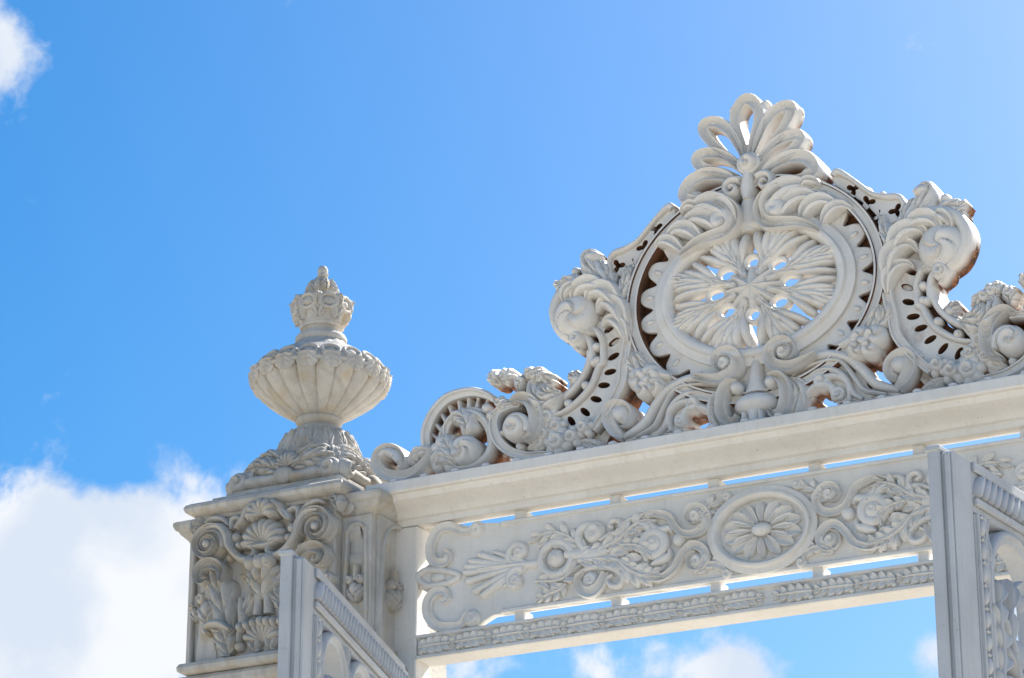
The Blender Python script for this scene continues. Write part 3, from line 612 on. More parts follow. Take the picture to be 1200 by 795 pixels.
# leaf cup at the foot of the rail, flower sprays
c2('cup_leaf', leaf([(-1.112, 7.533), (-1.183, 7.502), (-1.244, 7.512), (-1.285, 7.563), (-1.290, 7.617), (-1.254, 7.636)], .07, 5, .08, -.02, lean=.4, notch=.3, back=.14))
c2('cup_leaf', leaf([(-1.132, 7.546), (-1.183, 7.536), (-1.224, 7.562), (-1.244, 7.609)], .06, 4, .07, -.03, lean=.4, back=.12))
for t_, b_ in (("x", [(-1.502, 7.659), (-1.534, 7.704), (-1.560, 7.738)]), ("x", [(-1.461, 7.652), (-1.466, 7.702), (-1.492, 7.731)]), ("x", [(-1.378, 7.588), (-1.373, 7.646), (-1.383, 7.683)]), ("x", [(-1.306, 7.635), (-1.316, 7.686), (-1.331, 7.713)]), ("x", [(-1.254, 7.616), (-1.244, 7.648), (-1.213, 7.633), (-1.183, 7.599)]), ("x", [(-1.295, 7.643), (-1.285, 7.670), (-1.244, 7.673)])):
    c2('spray_leaf', leaf(b_, .058, 4, .075, .0, lean=.55, back=.12, notch=.38, base=.7)); c2('spray_bud', swirl(b_[1], .034, -.02, .05, turns=.8, a0=b_[0][0]*9, back=.1, arms=2))
c2('bud', flower([(-1.486, 7.540)][0], .045, 5, .06, -.02, .3, .12)); c2('bud', ball([(-1.549, 7.479)][0], .028, -.01, .06)); c2('bud', ball([(-1.585, 7.536)][0], .03, .0, .05))
# --- spiral volute
c2('volute_band', sweep([(-1.195, 7.207), (-1.266, 7.209), (-1.337, 7.217), (-1.424, 7.254), (-1.491, 7.315), (-1.524, 7.389), (-1.525, 7.457), (-1.492, 7.500), (-1.429, 7.514), (-1.373, 7.511)], [.014, .022, .024, .026, .028, .03, .03, .028, .022, .014], .05, BAND, -.005, BK))
two('volute_dark_backing', plate(ell([(-1.399, 7.387)][0], .105, .115), (), .10, .12, .004), RUSTY, crest)  # rust-dark sheet added behind the eye to darken the gaps round it
c2('volute_eye', swirl([(-1.380, 7.376)][0], .078, -.05, .085, turns=1.4, a0=1.0, back=.2))
c2('volute_spiral', sweep(spiral([(-1.380, 7.376)][0], [(-1.306, 7.333)][0], 1.6, .012), [.018, .018, .012, .008], .035, ROUND, -.085, .05))
c2('volute_crest', sweep([(-1.409, 7.520), (-1.362, 7.542), (-1.306, 7.522), (-1.265, 7.462), (-1.257, 7.383), (-1.281, 7.319), (-1.327, 7.293)], [.012, .03, .04, .045, .042, .03, .012], .085, FLUTE, -.01, BK))
c2('volute_leaf', leaf([(-1.337, 7.261), (-1.276, 7.280), (-1.240, 7.342), (-1.245, 7.420), (-1.275, 7.483)], .06, 5, .05, .0, lean=.5, back=.15))
for q, r in zip([(-1.209, 7.419), (-1.235, 7.326), (-1.155, 7.357)], (.066, .058, .056)): c2('flower', flower(q, r, 5, .06, -.01, r*50, .15))
c2('volute_tie', ball([(-1.476, 7.371)][0], .022, .0, .06)); c2('volute_tie', ball([(-1.373, 7.275)][0], .025, .0, .07))
# --- end circle with pierced arch
arch = [(-1.949, 7.356), (-1.960, 7.421), (-1.950, 7.489), (-1.906, 7.570), (-1.832, 7.632), (-1.748, 7.650), (-1.664, 7.646), (-1.585, 7.614), (-1.533, 7.574)]
c2('end_arch', sweep(arch, [.026, .026, .028, .028, .028, .028, .026, .022, .016], .05, RIM, .0, BK))
inn = [(-1.898, 7.333), (-1.888, 7.410), (-1.857, 7.483), (-1.795, 7.537), (-1.721, 7.559), (-1.648, 7.546), (-1.580, 7.505)]
c2('arch_inner_rail', sweep(inn, [.014]*7, .03, ROUND, .02, BK-.04))
a_o = rs(arch, 30)[0]; a_i = rs(inn, 30)[0]
for k in (5, 8, 11, 14, 17, 20, 23, 26):
    c2('arch_baluster', sweep([tuple(a_i[k]), lerp(a_i[k], a_o[k], .5), tuple(a_o[k])], [.018, .011, .018], .025, ROUND, .03, .07))
c2('end_ring', sweep([(-1.836, 7.411), (-1.826, 7.478), (-1.784, 7.520), (-1.716, 7.536), (-1.648, 7.512), (-1.590, 7.458), (-1.559, 7.385), (-1.558, 7.307), (-1.594, 7.254), (-1.657, 7.226), (-1.729, 7.223), (-1.792, 7.238)], [.012, .02, .022, .022, .022, .024, .024, .024, .024, .024, .02, .012], .045, RIM, .0, BK))
c2('end_ball', swirl([(-1.699, 7.305)][0], .085, -.03, .09, turns=1.2, a0=.5, back=.2, arms=4, deep=.34))
c2('end_leaf', leaf([(-1.699, 7.378), (-1.684, 7.435), (-1.710, 7.488), (-1.758, 7.511), (-1.778, 7.485)], .075, 5, .08, -.02, lean=.5, back=.14))
c2('end_leaf', leaf([(-1.719, 7.245), (-1.782, 7.314), (-1.825, 7.379), (-1.851, 7.413)], .085, 5, .07, -.02, lean=.5, back=.14))
c2('end_leaf', leaf([(-1.750, 7.231), (-1.803, 7.278), (-1.861, 7.288), (-1.908, 7.246)], .075, 4, .08, -.02, lean=.5, back=.14))
for q in [(-1.856, 7.385), (-1.888, 7.351), (-1.876, 7.251), (-1.803, 7.239)]: c2('end_knob', ball(q, .042, .0, .06))
c2('tail_scroll', sweep([(-1.898, 7.333), (-1.924, 7.288), (-1.981, 7.238), (-2.055, 7.216), (-2.135, 7.222), (-2.205, 7.259), (-2.236, 7.318), (-2.219, 7.370), (-2.169, 7.385), (-2.116, 7.363), (-2.078, 7.318), (-2.077, 7.273), (-2.103, 7.256)], [.012, .022, .026, .03, .034, .036, .036, .036, .036, .034, .032, .026, .014], .06, FLUTE, -.02, .14))
c2('tail_curl', sweep([(-2.211, 7.344), (-2.180, 7.368), (-2.126, 7.345), (-2.093, 7.295)], [.02, .03, .03, .02], .07, ROUND, -.03, .16))
c2('tail_leaf', leaf([(-1.898, 7.333), (-1.940, 7.344), (-1.988, 7.342), (-2.030, 7.315), (-2.029, 7.275)], .05, 4, .06, -.02, lean=.4, back=.14))
# --- feet between the scrolls
for q, r, n in zip([(-1.146, 7.268), (-1.055, 7.277), (-0.987, 7.319)], (.085, .066, .06), (7, 5, 5)):
    c2('flower', flower(q, r, n, .07, -.02, n*.3, .2))
c2('foot_leaf', leaf([(-1.023, 7.248), (-0.973, 7.230), (-0.923, 7.213), (-0.883, 7.214)], .045, 4, .05, -.01, lean=.5, back=.15))
c2('foot_leaf', leaf([(-1.113, 7.301), (-1.164, 7.329), (-1.204, 7.365), (-1.224, 7.397)], .05, 4, .05, -.0, lean=.5, back=.15))
c2('foot_plate', plate([(-1.205, 7.216), (-1.174, 7.273), (-1.093, 7.317), (-0.992, 7.358), (-0.942, 7.311), (-0.871, 7.348), (-0.842, 7.323), (-0.893, 7.236), (-0.873, 7.186), (-1.033, 7.193)], (), .03, BK, .006))
c2('hook', sweep([(-0.771, 7.231), (-0.808, 7.270), (-0.842, 7.333), (-0.841, 7.390), (-0.806, 7.413), (-0.756, 7.395), (-0.727, 7.352), (-0.733, 7.305), (-0.770, 7.297)], [.02, .034, .036, .034, .034, .034, .032, .026, .014], .06, FLUTE, -.01, BK))
c2('hook_bud', ball([(-0.781, 7.361)][0], .05, -.02, .06)); c2('hook_leaf', leaf([(-0.842, 7.333), (-0.861, 7.394), (-0.850, 7.426), (-0.830, 7.437)], .045, 3, .05, .0, lean=.4, back=.15))
# leaf bunch hanging under the medallion shoulder
c2('bunch_plate', plate([(-0.743, 7.614), (-0.687, 7.711), (-0.629, 7.594), (-0.540, 7.550), (-0.522, 7.489), (-0.572, 7.450), (-0.651, 7.440), (-0.710, 7.493)], (), .02, BK, .01))
c2('bunch_leaf', leaf([(-0.639, 7.567), (-0.698, 7.616), (-0.722, 7.669), (-0.706, 7.714), (-0.676, 7.719)], .055, 4, .06, .0, lean=.45, back=.15))
c2('bunch_leaf', leaf([(-0.697, 7.703), (-0.668, 7.649), (-0.644, 7.597), (-0.600, 7.560)], .05, 4, .06, -.02, lean=.45, back=.15))
for q, r, z_ in zip([(-0.661, 7.534), (-0.590, 7.537), (-0.560, 7.475), (-0.631, 7.470)], (.068, .07, .055, .055), (1, 2, 3, 4)): c2('bunch_lobe', swirl(q, r, -.02, .085, turns=.7, a0=z_*1.7, back=.18, arms=3, deep=.35))
c2('bunch_roll', sweep([(-0.614, 7.591), (-0.570, 7.564), (-0.521, 7.532), (-0.472, 7.514)], [.03, .036, .034, .02], .07, ROUND, -.01, .15))
# --- base acanthus and centre pot
bl = [(-0.779, 7.249), (-0.677, 7.293), (-0.606, 7.369), (-0.542, 7.466), (-0.450, 7.513), (-0.339, 7.525), (-0.215, 7.510), (-0.133, 7.509), (-0.053, 7.428), (-0.057, 7.309), (-0.182, 7.210), (-0.237, 7.180), (-0.270, 7.245), (-0.303, 7.284), (-0.275, 7.312), (-0.308, 7.352), (-0.350, 7.348), (-0.371, 7.315), (-0.420, 7.303), (-0.455, 7.283), (-0.421, 7.250), (-0.436, 7.212), (-0.532, 7.215), (-0.651, 7.218), (-0.749, 7.208)]
bh = [ell([(-0.511, 7.392)][0], .015, .030, 14, -.3), ell([(-0.610, 7.298)][0], .014, .026, 14, -.5), ell([(-0.665, 7.227)][0], .04, .012, 14, .2), ell([(-0.410, 7.443)][0], .026, .012, 14, .5)]
c2('base_plate', plate(bl, bh, -.005, BK, .01), holes=bh)
for sp, w in (([(-0.770, 7.238), (-0.650, 7.288), (-0.571, 7.383), (-0.493, 7.457), (-0.367, 7.494), (-0.230, 7.466), (-0.135, 7.416)], .028),
              ([(-0.700, 7.226), (-0.591, 7.260), (-0.544, 7.324), (-0.463, 7.439), (-0.347, 7.452), (-0.231, 7.426), (-0.150, 7.378)], .013), ([(-0.567, 7.221), (-0.518, 7.266), (-0.488, 7.342), (-0.425, 7.398), (-0.341, 7.411), (-0.246, 7.374)], .018), ([(-0.498, 7.223), (-0.503, 7.304), (-0.465, 7.351), (-0.411, 7.369), (-0.342, 7.368), (-0.274, 7.339)], .018), ([(-0.414, 7.242), (-0.413, 7.302), (-0.371, 7.329), (-0.316, 7.323), (-0.262, 7.284), (-0.250, 7.222)], .024)):
    c2('base_flute', sweep(sp, [w*.6, w, w, w*1.05, w, w*.8, w*.3], [.03, .05, .06, .06, .05, .04, .02], ROUND, -.004, .03))
c2('base_curl', swirl([(-0.357, 7.346)][0], .05, -.01, .06, back=.15)); c2('base_curl', swirl([(-0.441, 7.274)][0], .04, .0, .05, back=.15, hand=-1))
c2('base_leaf', leaf([(-0.177, 7.396), (-0.233, 7.339), (-0.235, 7.272), (-0.203, 7.200), (-0.142, 7.164)], .06, 4, .06, -.02, lean=.5))
c2('pot_volute', sweep([(-0.346, 7.490), (-0.271, 7.459), (-0.182, 7.444), (-0.106, 7.478), (-0.091, 7.542), (-0.137, 7.591), (-0.199, 7.582), (-0.215, 7.530), (-0.181, 7.491), (-0.146, 7.512)], [.012, .024, .03, .036, .036, .034, .028, .022, .018, .008], .075, FLUTE, -.02, .12))
c2('pot_volute_eye', swirl([(-0.166, 7.531)][0], .04, -.05, .05))
c2('pot_bracket', sweep([(-0.088, 7.401), (-0.136, 7.400), (-0.171, 7.355), (-0.180, 7.276), (-0.155, 7.206), (-0.108, 7.191), (-0.087, 7.221)], [.014, .03, .034, .034, .032, .024, .012], .08, FLUTE, -.03, .15))
c2('pot_bracket_eye', ball([(-0.096, 7.375)][0], .035, -.06, .06))
pz = [(-0.016, 7.540), (-0.011, 7.474), (-0.011, 7.381), (-0.008, 7.340), (-0.004, 7.277), (-0.006, 7.201), (-0.008, 7.142)]
c1('pot_stem', sweep([(0, z) for x, z in pz[:4]], [.026, .036, .045, .07], [.02, .05, .06, .07], ROUND, -.02, BK))
c1('pot_bowl', ball((0, pz[4][1]), .125, -.02, .12, 1.0, .52))
c1('pot_foot', sweep([(0, pz[4][1]), (0, pz[5][1]), (0, pz[6][1]-.03)], [.06, .04, .09], .10, ROUND, -.02, BK))
for s in (-1, 1): c1('pot_flute', sweep([(s*.045, pz[5][1]+.02), (s*.05, pz[5][1]-.03), (s*.075, pz[6][1]-.03)], [.012, .016, .02], .05, ROUND, -.08, .1))

# ---------------------------------------------------------------- marble pier with carved capital
PX, PY = -2.738, .15
pier = thing('stone_pier', 'weathered marble gate pier with carved volute capital under the urn', 'pier', (PX, PY, 0))
def st(name, vf, par=None, **k): return mk(name, vf, STONE, par or pier, **k)
def turn(vf, k=1):                                 # the same carving on the pier's next side
    v, f = vf; v = np.array(v, float); c, s = math.cos(PI/2*k), math.sin(PI/2*k)
    x, y = v[:, 0]-PX, v[:, 1]-PY
    return np.c_[PX+c*x-s*y, PY+s*x+c*y, v[:, 2]], f
HX, HY = .45, .53; FY = PY-HY                       # main block, front face y = -.38
QX, QY, QC = .59, .43, -2.71                                   # flanking pilasters, front face y = -.28
def bx2(cx, hx, cy, hy, z0, z1, b=.008): return box(cx-hx, cx+hx, cy-hy, cy+hy, z0, z1, b)
st('shaft', bx2(PX, HX-.02, PY, HY-.02, 0.5, 6.16))
st('pilaster_block', bx2(QC, QX-.01, PY, QY-.02, 0.5, 6.98))
st('capital_block', bx2(PX, HX-.03, PY, HY-.03, 6.2, 7.06))
st('plinth', sqmould([(.12, 0), (.12, .42), (.09, .47), (.03, .5), (.0, .52)], QC, PY, QX, HY))
st('astragal', sqmould([(-.05, 6.165), (.03, 6.168), (.05, 6.18), (.055, 6.2), (.045, 6.222), (.0, 6.235), (-.04, 6.24)], PX, PY, HX, HY-.005), angle=30)
st('necking', sqmould([(-.06, 6.04), (.02, 6.05), (.055, 6.08), (.08, 6.11), (.085, 6.14), (.07, 6.16), (-.05, 6.168)], QC, PY, QX-.01, QY+.03), angle=30)
st('pilaster_cornice', sqmould([(-.08, 6.94), (.0, 6.945), (.01, 6.965), (.03, 6.985), (.045, 7.0), (.05, 7.012), (.065, 7.02), (.075, 7.04), (.075, 7.06), (.065, 7.068), (-.1, 7.075)], QC, PY, QX-.01, QY-.02), angle=25)
ab = [(-.06, 7.03), (.0, 7.035), (.012, 7.05), (.04, 7.06), (.062, 7.075), (.07, 7.095), (.062, 7.115), (.04, 7.128), (-.08, 7.135)]
st('abacus', sqmould(ab, PX, PY, HX-.02, HY-.02), angle=30)
st('abacus_step', sqmould([(0, 7.13), (.0, 7.185), (-.01, 7.19), (-.1, 7.195)], PX, PY, .41, .43))
# carving of the capital (front), repeated on the three other sides
CF = FY+.03
cap = []
def cp(name, vf, both=True, sides=(0, 1)):
    for k in sides:
        w = vf
        if k % 2:                                   # the side faces stand .055 further from the axis
            v = np.array(vf[0], float); v[:, 1] += .055; w = (v, vf[1])
        st(name, turn(w, k))
        if both: st(name, turn(mirror(w, PX), k))
cv = [(-3.079, 6.873), (-2.994, 6.818)]
cvc = cv[0]
cp('volute', sweep(spiral(cvc, [(-2.963, 6.847)][0], 2.4, .014), [.024, .024, .02, .014, .01], .05, FLUTE, CF-.04, .08))
cp('volute_drum', ball(cvc, .10, CF, .07))
cp('volute_eye', ball(cvc, .024, CF-.075, .03))
cp('volute_stalk', sweep([(-3.089, 6.968), (-3.019, 6.969), (-2.972, 6.922), (-2.944, 6.844), (-2.891, 6.781), (-2.827, 6.754), (-2.778, 6.781), (-2.798, 6.829)], [.012, .024, .026, .026, .024, .024, .02, .01], .06, ROUND, CF-.03, .05))
cp('volute_tendril', sweep([(-3.116, 7.006), (-3.072, 7.028), (-3.008, 7.015), (-2.962, 6.971)], [.01, .016, .016, .01], .04, ROUND, CF-.02, .05))
cp('volute_tendril', sweep([(-2.948, 6.947), (-2.944, 7.003), (-2.906, 7.008), (-2.880, 6.982), (-2.891, 6.955)], [.01, .016, .016, .014, .008], .04, ROUND, CF-.02, .05))
cp('volute_tendril', sweep([(-2.910, 6.941), (-2.867, 6.991), (-2.824, 7.013), (-2.799, 7.015)], [.012, .02, .02, .012], .05, ROUND, CF-.03, .05))
cp('corner_leaf', leaf([(-3.191, 6.955), (-3.186, 6.994), (-3.168, 7.025), (-3.143, 7.039)], .05, 3, .06, CF-.01, lean=.5))
cp('tendril_knob', join(ball([(-2.962, 6.791)][0], .026, CF-.01, .035), ball([(-2.914, 6.896)][0], .03, CF-.02, .05), ball([(-2.893, 6.848)][0], .026, CF-.02, .05)))
# shells
sc = [(-2.745, 6.838), (-2.741, 6.989)]
scx = [(PX, z) for _, z in sc]
cp('shell', shell(scx[0], .145, 9, .08, CF-.02, -.15, PI+.15, 1.0), False)
cp('shell', shell(scx[1], .10, 7, .07, CF-.05, -.25, PI+.25, 1.0), False)
cp('shell_lip', sweep([(PX-.1, scx[0][1]-.005), (PX-.05, scx[0][1]-.018), (PX, scx[0][1]-.02), (PX+.05, scx[0][1]-.018), (PX+.1, scx[0][1]-.005)], [.012, .018, .02, .018, .012], .05, ROUND, CF-.04, .05), False)
cp('shell_curl', swirl([(-2.792, 6.997)][0], .034, CF-.05, .05))
cp('shell_ribbon', sweep([(-2.800, 7.060), (-2.837, 7.032), (-2.867, 6.980), (-2.897, 6.945)], [.02, .022, .018, .01], .06, ROUND, CF-.03, .05))
# centre drop: curled leaf, pierced stalk, toothed cup
ctr = [(-2.742, 6.725), (-2.740, 6.666), (-2.735, 6.543), (-2.732, 6.441), (-2.730, 6.389), (-2.726, 6.287)]
zc = [z for _, z in ctr]
cp('centre_leaf', leaf([(PX, zc[2]-.02), (PX, zc[1]), (PX, zc[0]+.03)], .12, 4, .07, CF-.02, lean=.4, notch=.3, curl=.05, tipw=.5), False)
for dx in (-.045, 0, .045): cp('centre_lobe', ball((PX+dx*1.2, zc[0]-.0), .042, CF-.07, .05), False)
cp('centre_stalk', sweep([(PX-.03, zc[1]), (PX-.028, zc[2]), (PX-.034, zc[3])], [.016, .02, .028], .05, ROUND, CF-.01, .03))
for k in range(7): cp('cup_tooth', ball((PX+(k-3)*.042, zc[4]+.012-.006*abs(k-3)), .03, CF-.03, .06, .8, 1.), False)
cp('cup', shell((PX, zc[5]+.01), .14, 8, .06, CF, .15, PI-.15), False)
# tall leaf beside it
cp('tall_leaf', leaf([(-2.931, 6.352), (-2.971, 6.447), (-2.994, 6.554), (-3.023, 6.648), (-3.041, 6.729), (-3.087, 6.755), (-3.125, 6.721)], [.14, .13, .12, .11, .08], 6, .07, CF-.0, lean=.55, notch=.3, curl=.03, tipw=.4, base=.5))
cp('leaf_curl', sweep([(-2.979, 6.649), (-2.987, 6.721), (-3.042, 6.758), (-3.101, 6.750), (-3.129, 6.709), (-3.105, 6.666), (-3.068, 6.674)], [.012, .026, .034, .036, .034, .026, .012], .08, FLUTE, CF-.02, .05))
cp('leaf_edge', leaf([(-2.882, 6.410), (-2.835, 6.506), (-2.794, 6.577), (-2.834, 6.673), (-2.900, 6.689)], .07, 6, .05, CF, lean=.6))
cp('pendant', join(sweep([(-2.873, 6.550), (-2.871, 6.485), (-2.861, 6.426), (-2.874, 6.370), (-2.881, 6.308)], [.012, .022, .032, .02, .01], .05, ROUND, CF-.01, .03), ball([(-2.881, 6.286)][0], .03, CF-.01, .045)))
cp('foot_leaf', leaf([(-2.941, 6.239), (-2.966, 6.319), (-2.998, 6.387), (-3.057, 6.414), (-3.086, 6.386)], [.11, .10, .08, .06], 5, .06, CF, lean=.5, notch=.3, curl=.03, tipw=.4, base=.8))
cp('foot_leaf', leaf([(-2.782, 6.231), (-2.791, 6.296), (-2.808, 6.349), (-2.838, 6.378)], .07, 4, .05, CF, lean=.5, base=.8))
cp('foot_curl', sweep([(-2.917, 6.376), (-2.985, 6.417), (-3.050, 6.422), (-3.083, 6.398), (-3.063, 6.370)], [.012, .022, .026, .024, .012], .06, ROUND, CF-.03, .04))
cp('corner_tongue', plate([(-3.159, 6.231), (-3.158, 6.370), (-3.131, 6.418), (-3.095, 6.432), (-3.057, 6.395), (-3.047, 6.329), (-3.039, 6.224)], (), CF-.012, CF+.03, .01))
def bud(c, r, y):
    return join(leaf([(c[0], c[1]-r*1.9), (c[0], c[1]-r*.8), (c[0], c[1]+r*.6)], r*1.5, 3, .05, y, lean=.3, notch=.15, base=.5), ball((c[0], c[1]-r*.3), r*.6, y-.02, .04, .8, 1.5),
                swirl((c[0]-r*.7, c[1]+r*.9), r*.6, y-.01, .04), swirl((c[0]+r*.7, c[1]+r*.9), r*.6, y-.01, .04, hand=-1), sweep([(c[0], c[1]+r*.8), (c[0], c[1]+r*2.6)], r*.42, .03, ROUND, y-.005, .02))
cp('bud', bud([(-3.097, 6.542)][0], .055, CF))
# flanking pilasters: arched niche with a bud on front and inner side
def niche(cx, hw, z0, z1, y, th=.02):
    o = [(cx-hw, z0), (cx+hw, z0), (cx+hw, z1), (cx-hw, z1)]
    r = hw-.035; h = [(cx-r, z0+.03), (cx+r, z0+.03), (cx+r, z1-.06-r)]+[(cx+r*math.cos(a), z1-.06-r+r*1.25*math.sin(a)) for a in np.linspace(.2, PI-.2, 9)]+[(cx-r, z1-.06-r)]
    return join(plate(o, [h], y-th, y+.005, .005, smooth=False), sweep(h, .012, .018, ROUND, y-th, .01, closed=True))
for s in (-1, 1):
    e0, e1 = PX+s*(HX-.03), QC+s*(QX-.015); cx = (e0+e1)/2; hw = abs(e1-e0)/2
    st('niche', niche(cx, hw, 6.22, 6.95, PY-QY+.02)); st('bud', bud((cx, 6.55), min(.045, hw*.5), PY-QY+.012))
fx = PY-(QC+QX-.01-PX); side = niche(PX-.20, .19, 6.22, 6.95, fx); st('niche', turn(side, 1)); st('bud', turn(bud((PX-.22, 6.55), .05, fx-.005), 1))

# ---------------------------------------------------------------- urn finial
urn = thing('stone_urn', 'grey marble urn finial with fluted bowl and leafy crown on the pier', 'urn', (PX, PY, 7.195))
def ur(name, vf, **k): return mk(name, vf, STONE, urn, **k)
ur('pedestal', sqmould([(0, 7.196), (.0, 7.225), (-.02, 7.235), (-.045, 7.27), (-.075, 7.32), (-.105, 7.38), (-.125, 7.44), (-.14, 7.465), (-.25, 7.475)], PX, PY, .365, .365), angle=35)
def ped(name, vf, both=False):
    for k in range(4):
        ur(name, turn(vf, k))
        if both: ur(name, turn(mirror(vf, PX), k))
fy = lambda z: PY-.365+np.interp(z, [7.225, 7.27, 7.32, 7.38, 7.44], [0, .045, .075, .105, .125])
ped('pedestal_roll', sweep([(PX-.30, 7.265), (PX-.2, 7.275), (PX-.1, 7.27), (PX, 7.275), (PX+.1, 7.27), (PX+.2, 7.275), (PX+.30, 7.265)], [.03, .04, .036, .042, .036, .04, .03], .07, ROUND, fy(7.27)+.01, .06))
ped('pedestal_volute', swirl((PX+.29, 7.28), .06, fy(7.27)-.02, .06, turns=1.4), True)
ped('pedestal_boss', ball((PX, 7.28), .05, fy(7.28)-.04, .045, 1.3, 1.))
ped('pedestal_leaf', leaf([(PX+.02, 7.31), (PX+.10, 7.345), (PX+.18, 7.365), (PX+.27, 7.36)], .085, 5, .07, fy(7.33)-.01, lean=.5, back=.08), True)
ped('pedestal_leaf', leaf([(PX, 7.33), (PX+.07, 7.40), (PX+.15, 7.43), (PX+.22, 7.43)], .07, 5, .06, fy(7.40)-.01, lean=.5, back=.08), True)
ped('pedestal_shell', shell((PX, 7.34), .09, 7, .06, fy(7.34)-.02, .1, PI-.1))
ped('pedestal_corner', leaf([(PX+.33, 7.235), (PX+.30, 7.30), (PX+.26, 7.37), (PX+.225, 7.44)], .06, 4, .05, fy(7.33)+.03, lean=.4, base=.9, back=.05), True)
dome = [(.235, 7.43), (.232, 7.47), (.222, 7.52), (.205, 7.565), (.182, 7.6), (.16, 7.622), (.157, 7.632), (.12, 7.637)]
ur('dome', lathe(dome, (PX, PY), 140, lambda th, j, r, z: 1+(.028*np.abs(np.sin(14*th))-.01 if 0 < j < 6 else 0)), angle=30)
def onurn(vf, phi, r, z, tilt=0.):                  # place a flat carving (front -y, centred at 0,0,0) on the urn at bearing phi
    v = np.array(vf[0], float); c, s = math.cos(tilt), math.sin(tilt)
    y, zz = c*v[:, 1]-s*v[:, 2], s*v[:, 1]+c*v[:, 2]; x = v[:, 0]; y = y-r
    return np.c_[PX+x*math.cos(phi)-y*math.sin(phi), PY+x*math.sin(phi)+y*math.cos(phi), z+zz], vf[1]
lf = leaf([(0, .10), (0, .03), (0, -.04), (0, -.09)], .045, 3, .022, 0, lean=.4, notch=.2, base=.8)
for k in range(16): ur('dome_leaf', onurn((np.array(lf[0])*[1, 1, -1], [q[::-1] for q in lf[1]]), 2*PI*k/16, .212, 7.535, -.36))
ur('foot', lathe([(.10, 7.63), (.145, 7.634), (.145, 7.643), (.11, 7.648), (.098, 7.655), (.10, 7.668), (.12, 7.68), (.133, 7.695), (.132, 7.708), (.125, 7.716), (.13, 7.72), (.1, 7.725)], (PX, PY), 48), angle=30)
gad = lambda th, j, r, z: 1+.085*(np.abs(np.cos(10*th))**.5-.7)*min(1, (9-j)/2)
ur('bowl', lathe([(.13, 7.715), (.165, 7.733), (.218, 7.765), (.27, 7.80), (.32, 7.84), (.356, 7.88), (.373, 7.912), (.38, 7.94), (.378, 7.958), (.33, 7.965)], (PX, PY), 240, gad), angle=50)
ur('rim', lathe([(.36, 7.93), (.392, 7.94), (.398, 7.955), (.388, 7.975), (.352, 8.01), (.305, 8.05), (.262, 8.08), (.235, 8.098), (.228, 8.108), (.2, 8.11)], (PX, PY), 72), angle=30)
ringu = join(sweep(ell((0, 0), .050, .040, 20), .012, .016, ROUND, 0, .02, closed=True), ball((0, 0), .032, .004, .016, 1.15, .9))
lob = leaf([(0, .02), (0, -.01), (0, -.04), (0, -.07)], .066, 2, .014, 0, lean=.2, notch=.12, base=1., power=.5, back=.015)
for k in range(18):
    p = 2*PI*k/18
    ur('rim_ring', onurn(ringu, p, .355, 8.005, -.62)); ur('rim_lobe', onurn(lob, p, .392, 7.965, .18))
ur('neck', lathe([(.215, 8.105), (.2, 8.118), (.185, 8.125), (.16, 8.145), (.14, 8.17), (.13, 8.18)], (PX, PY), 96, lambda th, j, r, z: 1+.05*(1 if j > 0 else 0)*(np.abs((th*8/PI) % 1-.5)*2-.5)), angle=15)
ur('neck_ring', lathe([(.12, 8.168), (.138, 8.172), (.147, 8.185), (.147, 8.2), (.138, 8.215), (.118, 8.222), (.1, 8.228), (.098, 8.25), (.112, 8.262)], (PX, PY), 40), angle=30)
ur('crown_cup', lathe([(.1, 8.255), (.118, 8.258), (.126, 8.27), (.122, 8.285), (.126, 8.30), (.135, 8.33), (.148, 8.37), (.152, 8.40), (.145, 8.425), (.12, 8.44), (.09, 8.45), (.07, 8.465)], (PX, PY), 80, lambda th, j, r, z: 1+(.05*np.cos(8*th) if 4 < j < 9 else 0)), angle=40)
cl = leaf([(0, -.075), (0, -.02), (0, .04), (0, .075)], .055, 4, .035, 0, lean=.5, notch=.3, curl=.03, base=.6)
for k in range(8): ur('crown_leaf', onurn(cl, 2*PI*(k+.5)/8, .138, 8.36, .15))
for k in range(8): ur('crown_ring', onurn(ringu, 2*PI*k/8, .152, 8.385, .05))
ur('bud', lathe([(.07, 8.455), (.082, 8.47), (.083, 8.49), (.076, 8.515), (.06, 8.54), (.04, 8.56), (.028, 8.572), (.024, 8.585)], (PX, PY), 64, lambda th, j, r, z: 1+.10*np.cos(8*th)*(1 if j > 0 else 0)), angle=40)
bl_ = leaf([(0, -.045), (0, 0), (0, .05)], .03, 3, .02, 0, lean=.5, base=.6)
for k in range(8): ur('bud_leaf', onurn(bl_, 2*PI*k/8, .074, 8.515, -.4))
ur('tip', lathe([(.018, 8.575), (.03, 8.585), (.031, 8.597), (.026, 8.602), (.03, 8.612), (.03, 8.63), (.02, 8.648), (.004, 8.655)], (PX, PY), 24), angle=40)
ur('tip_bract', ball((PX+.025, 8.587), .02, PY-.02, .02, 1.2, .5))

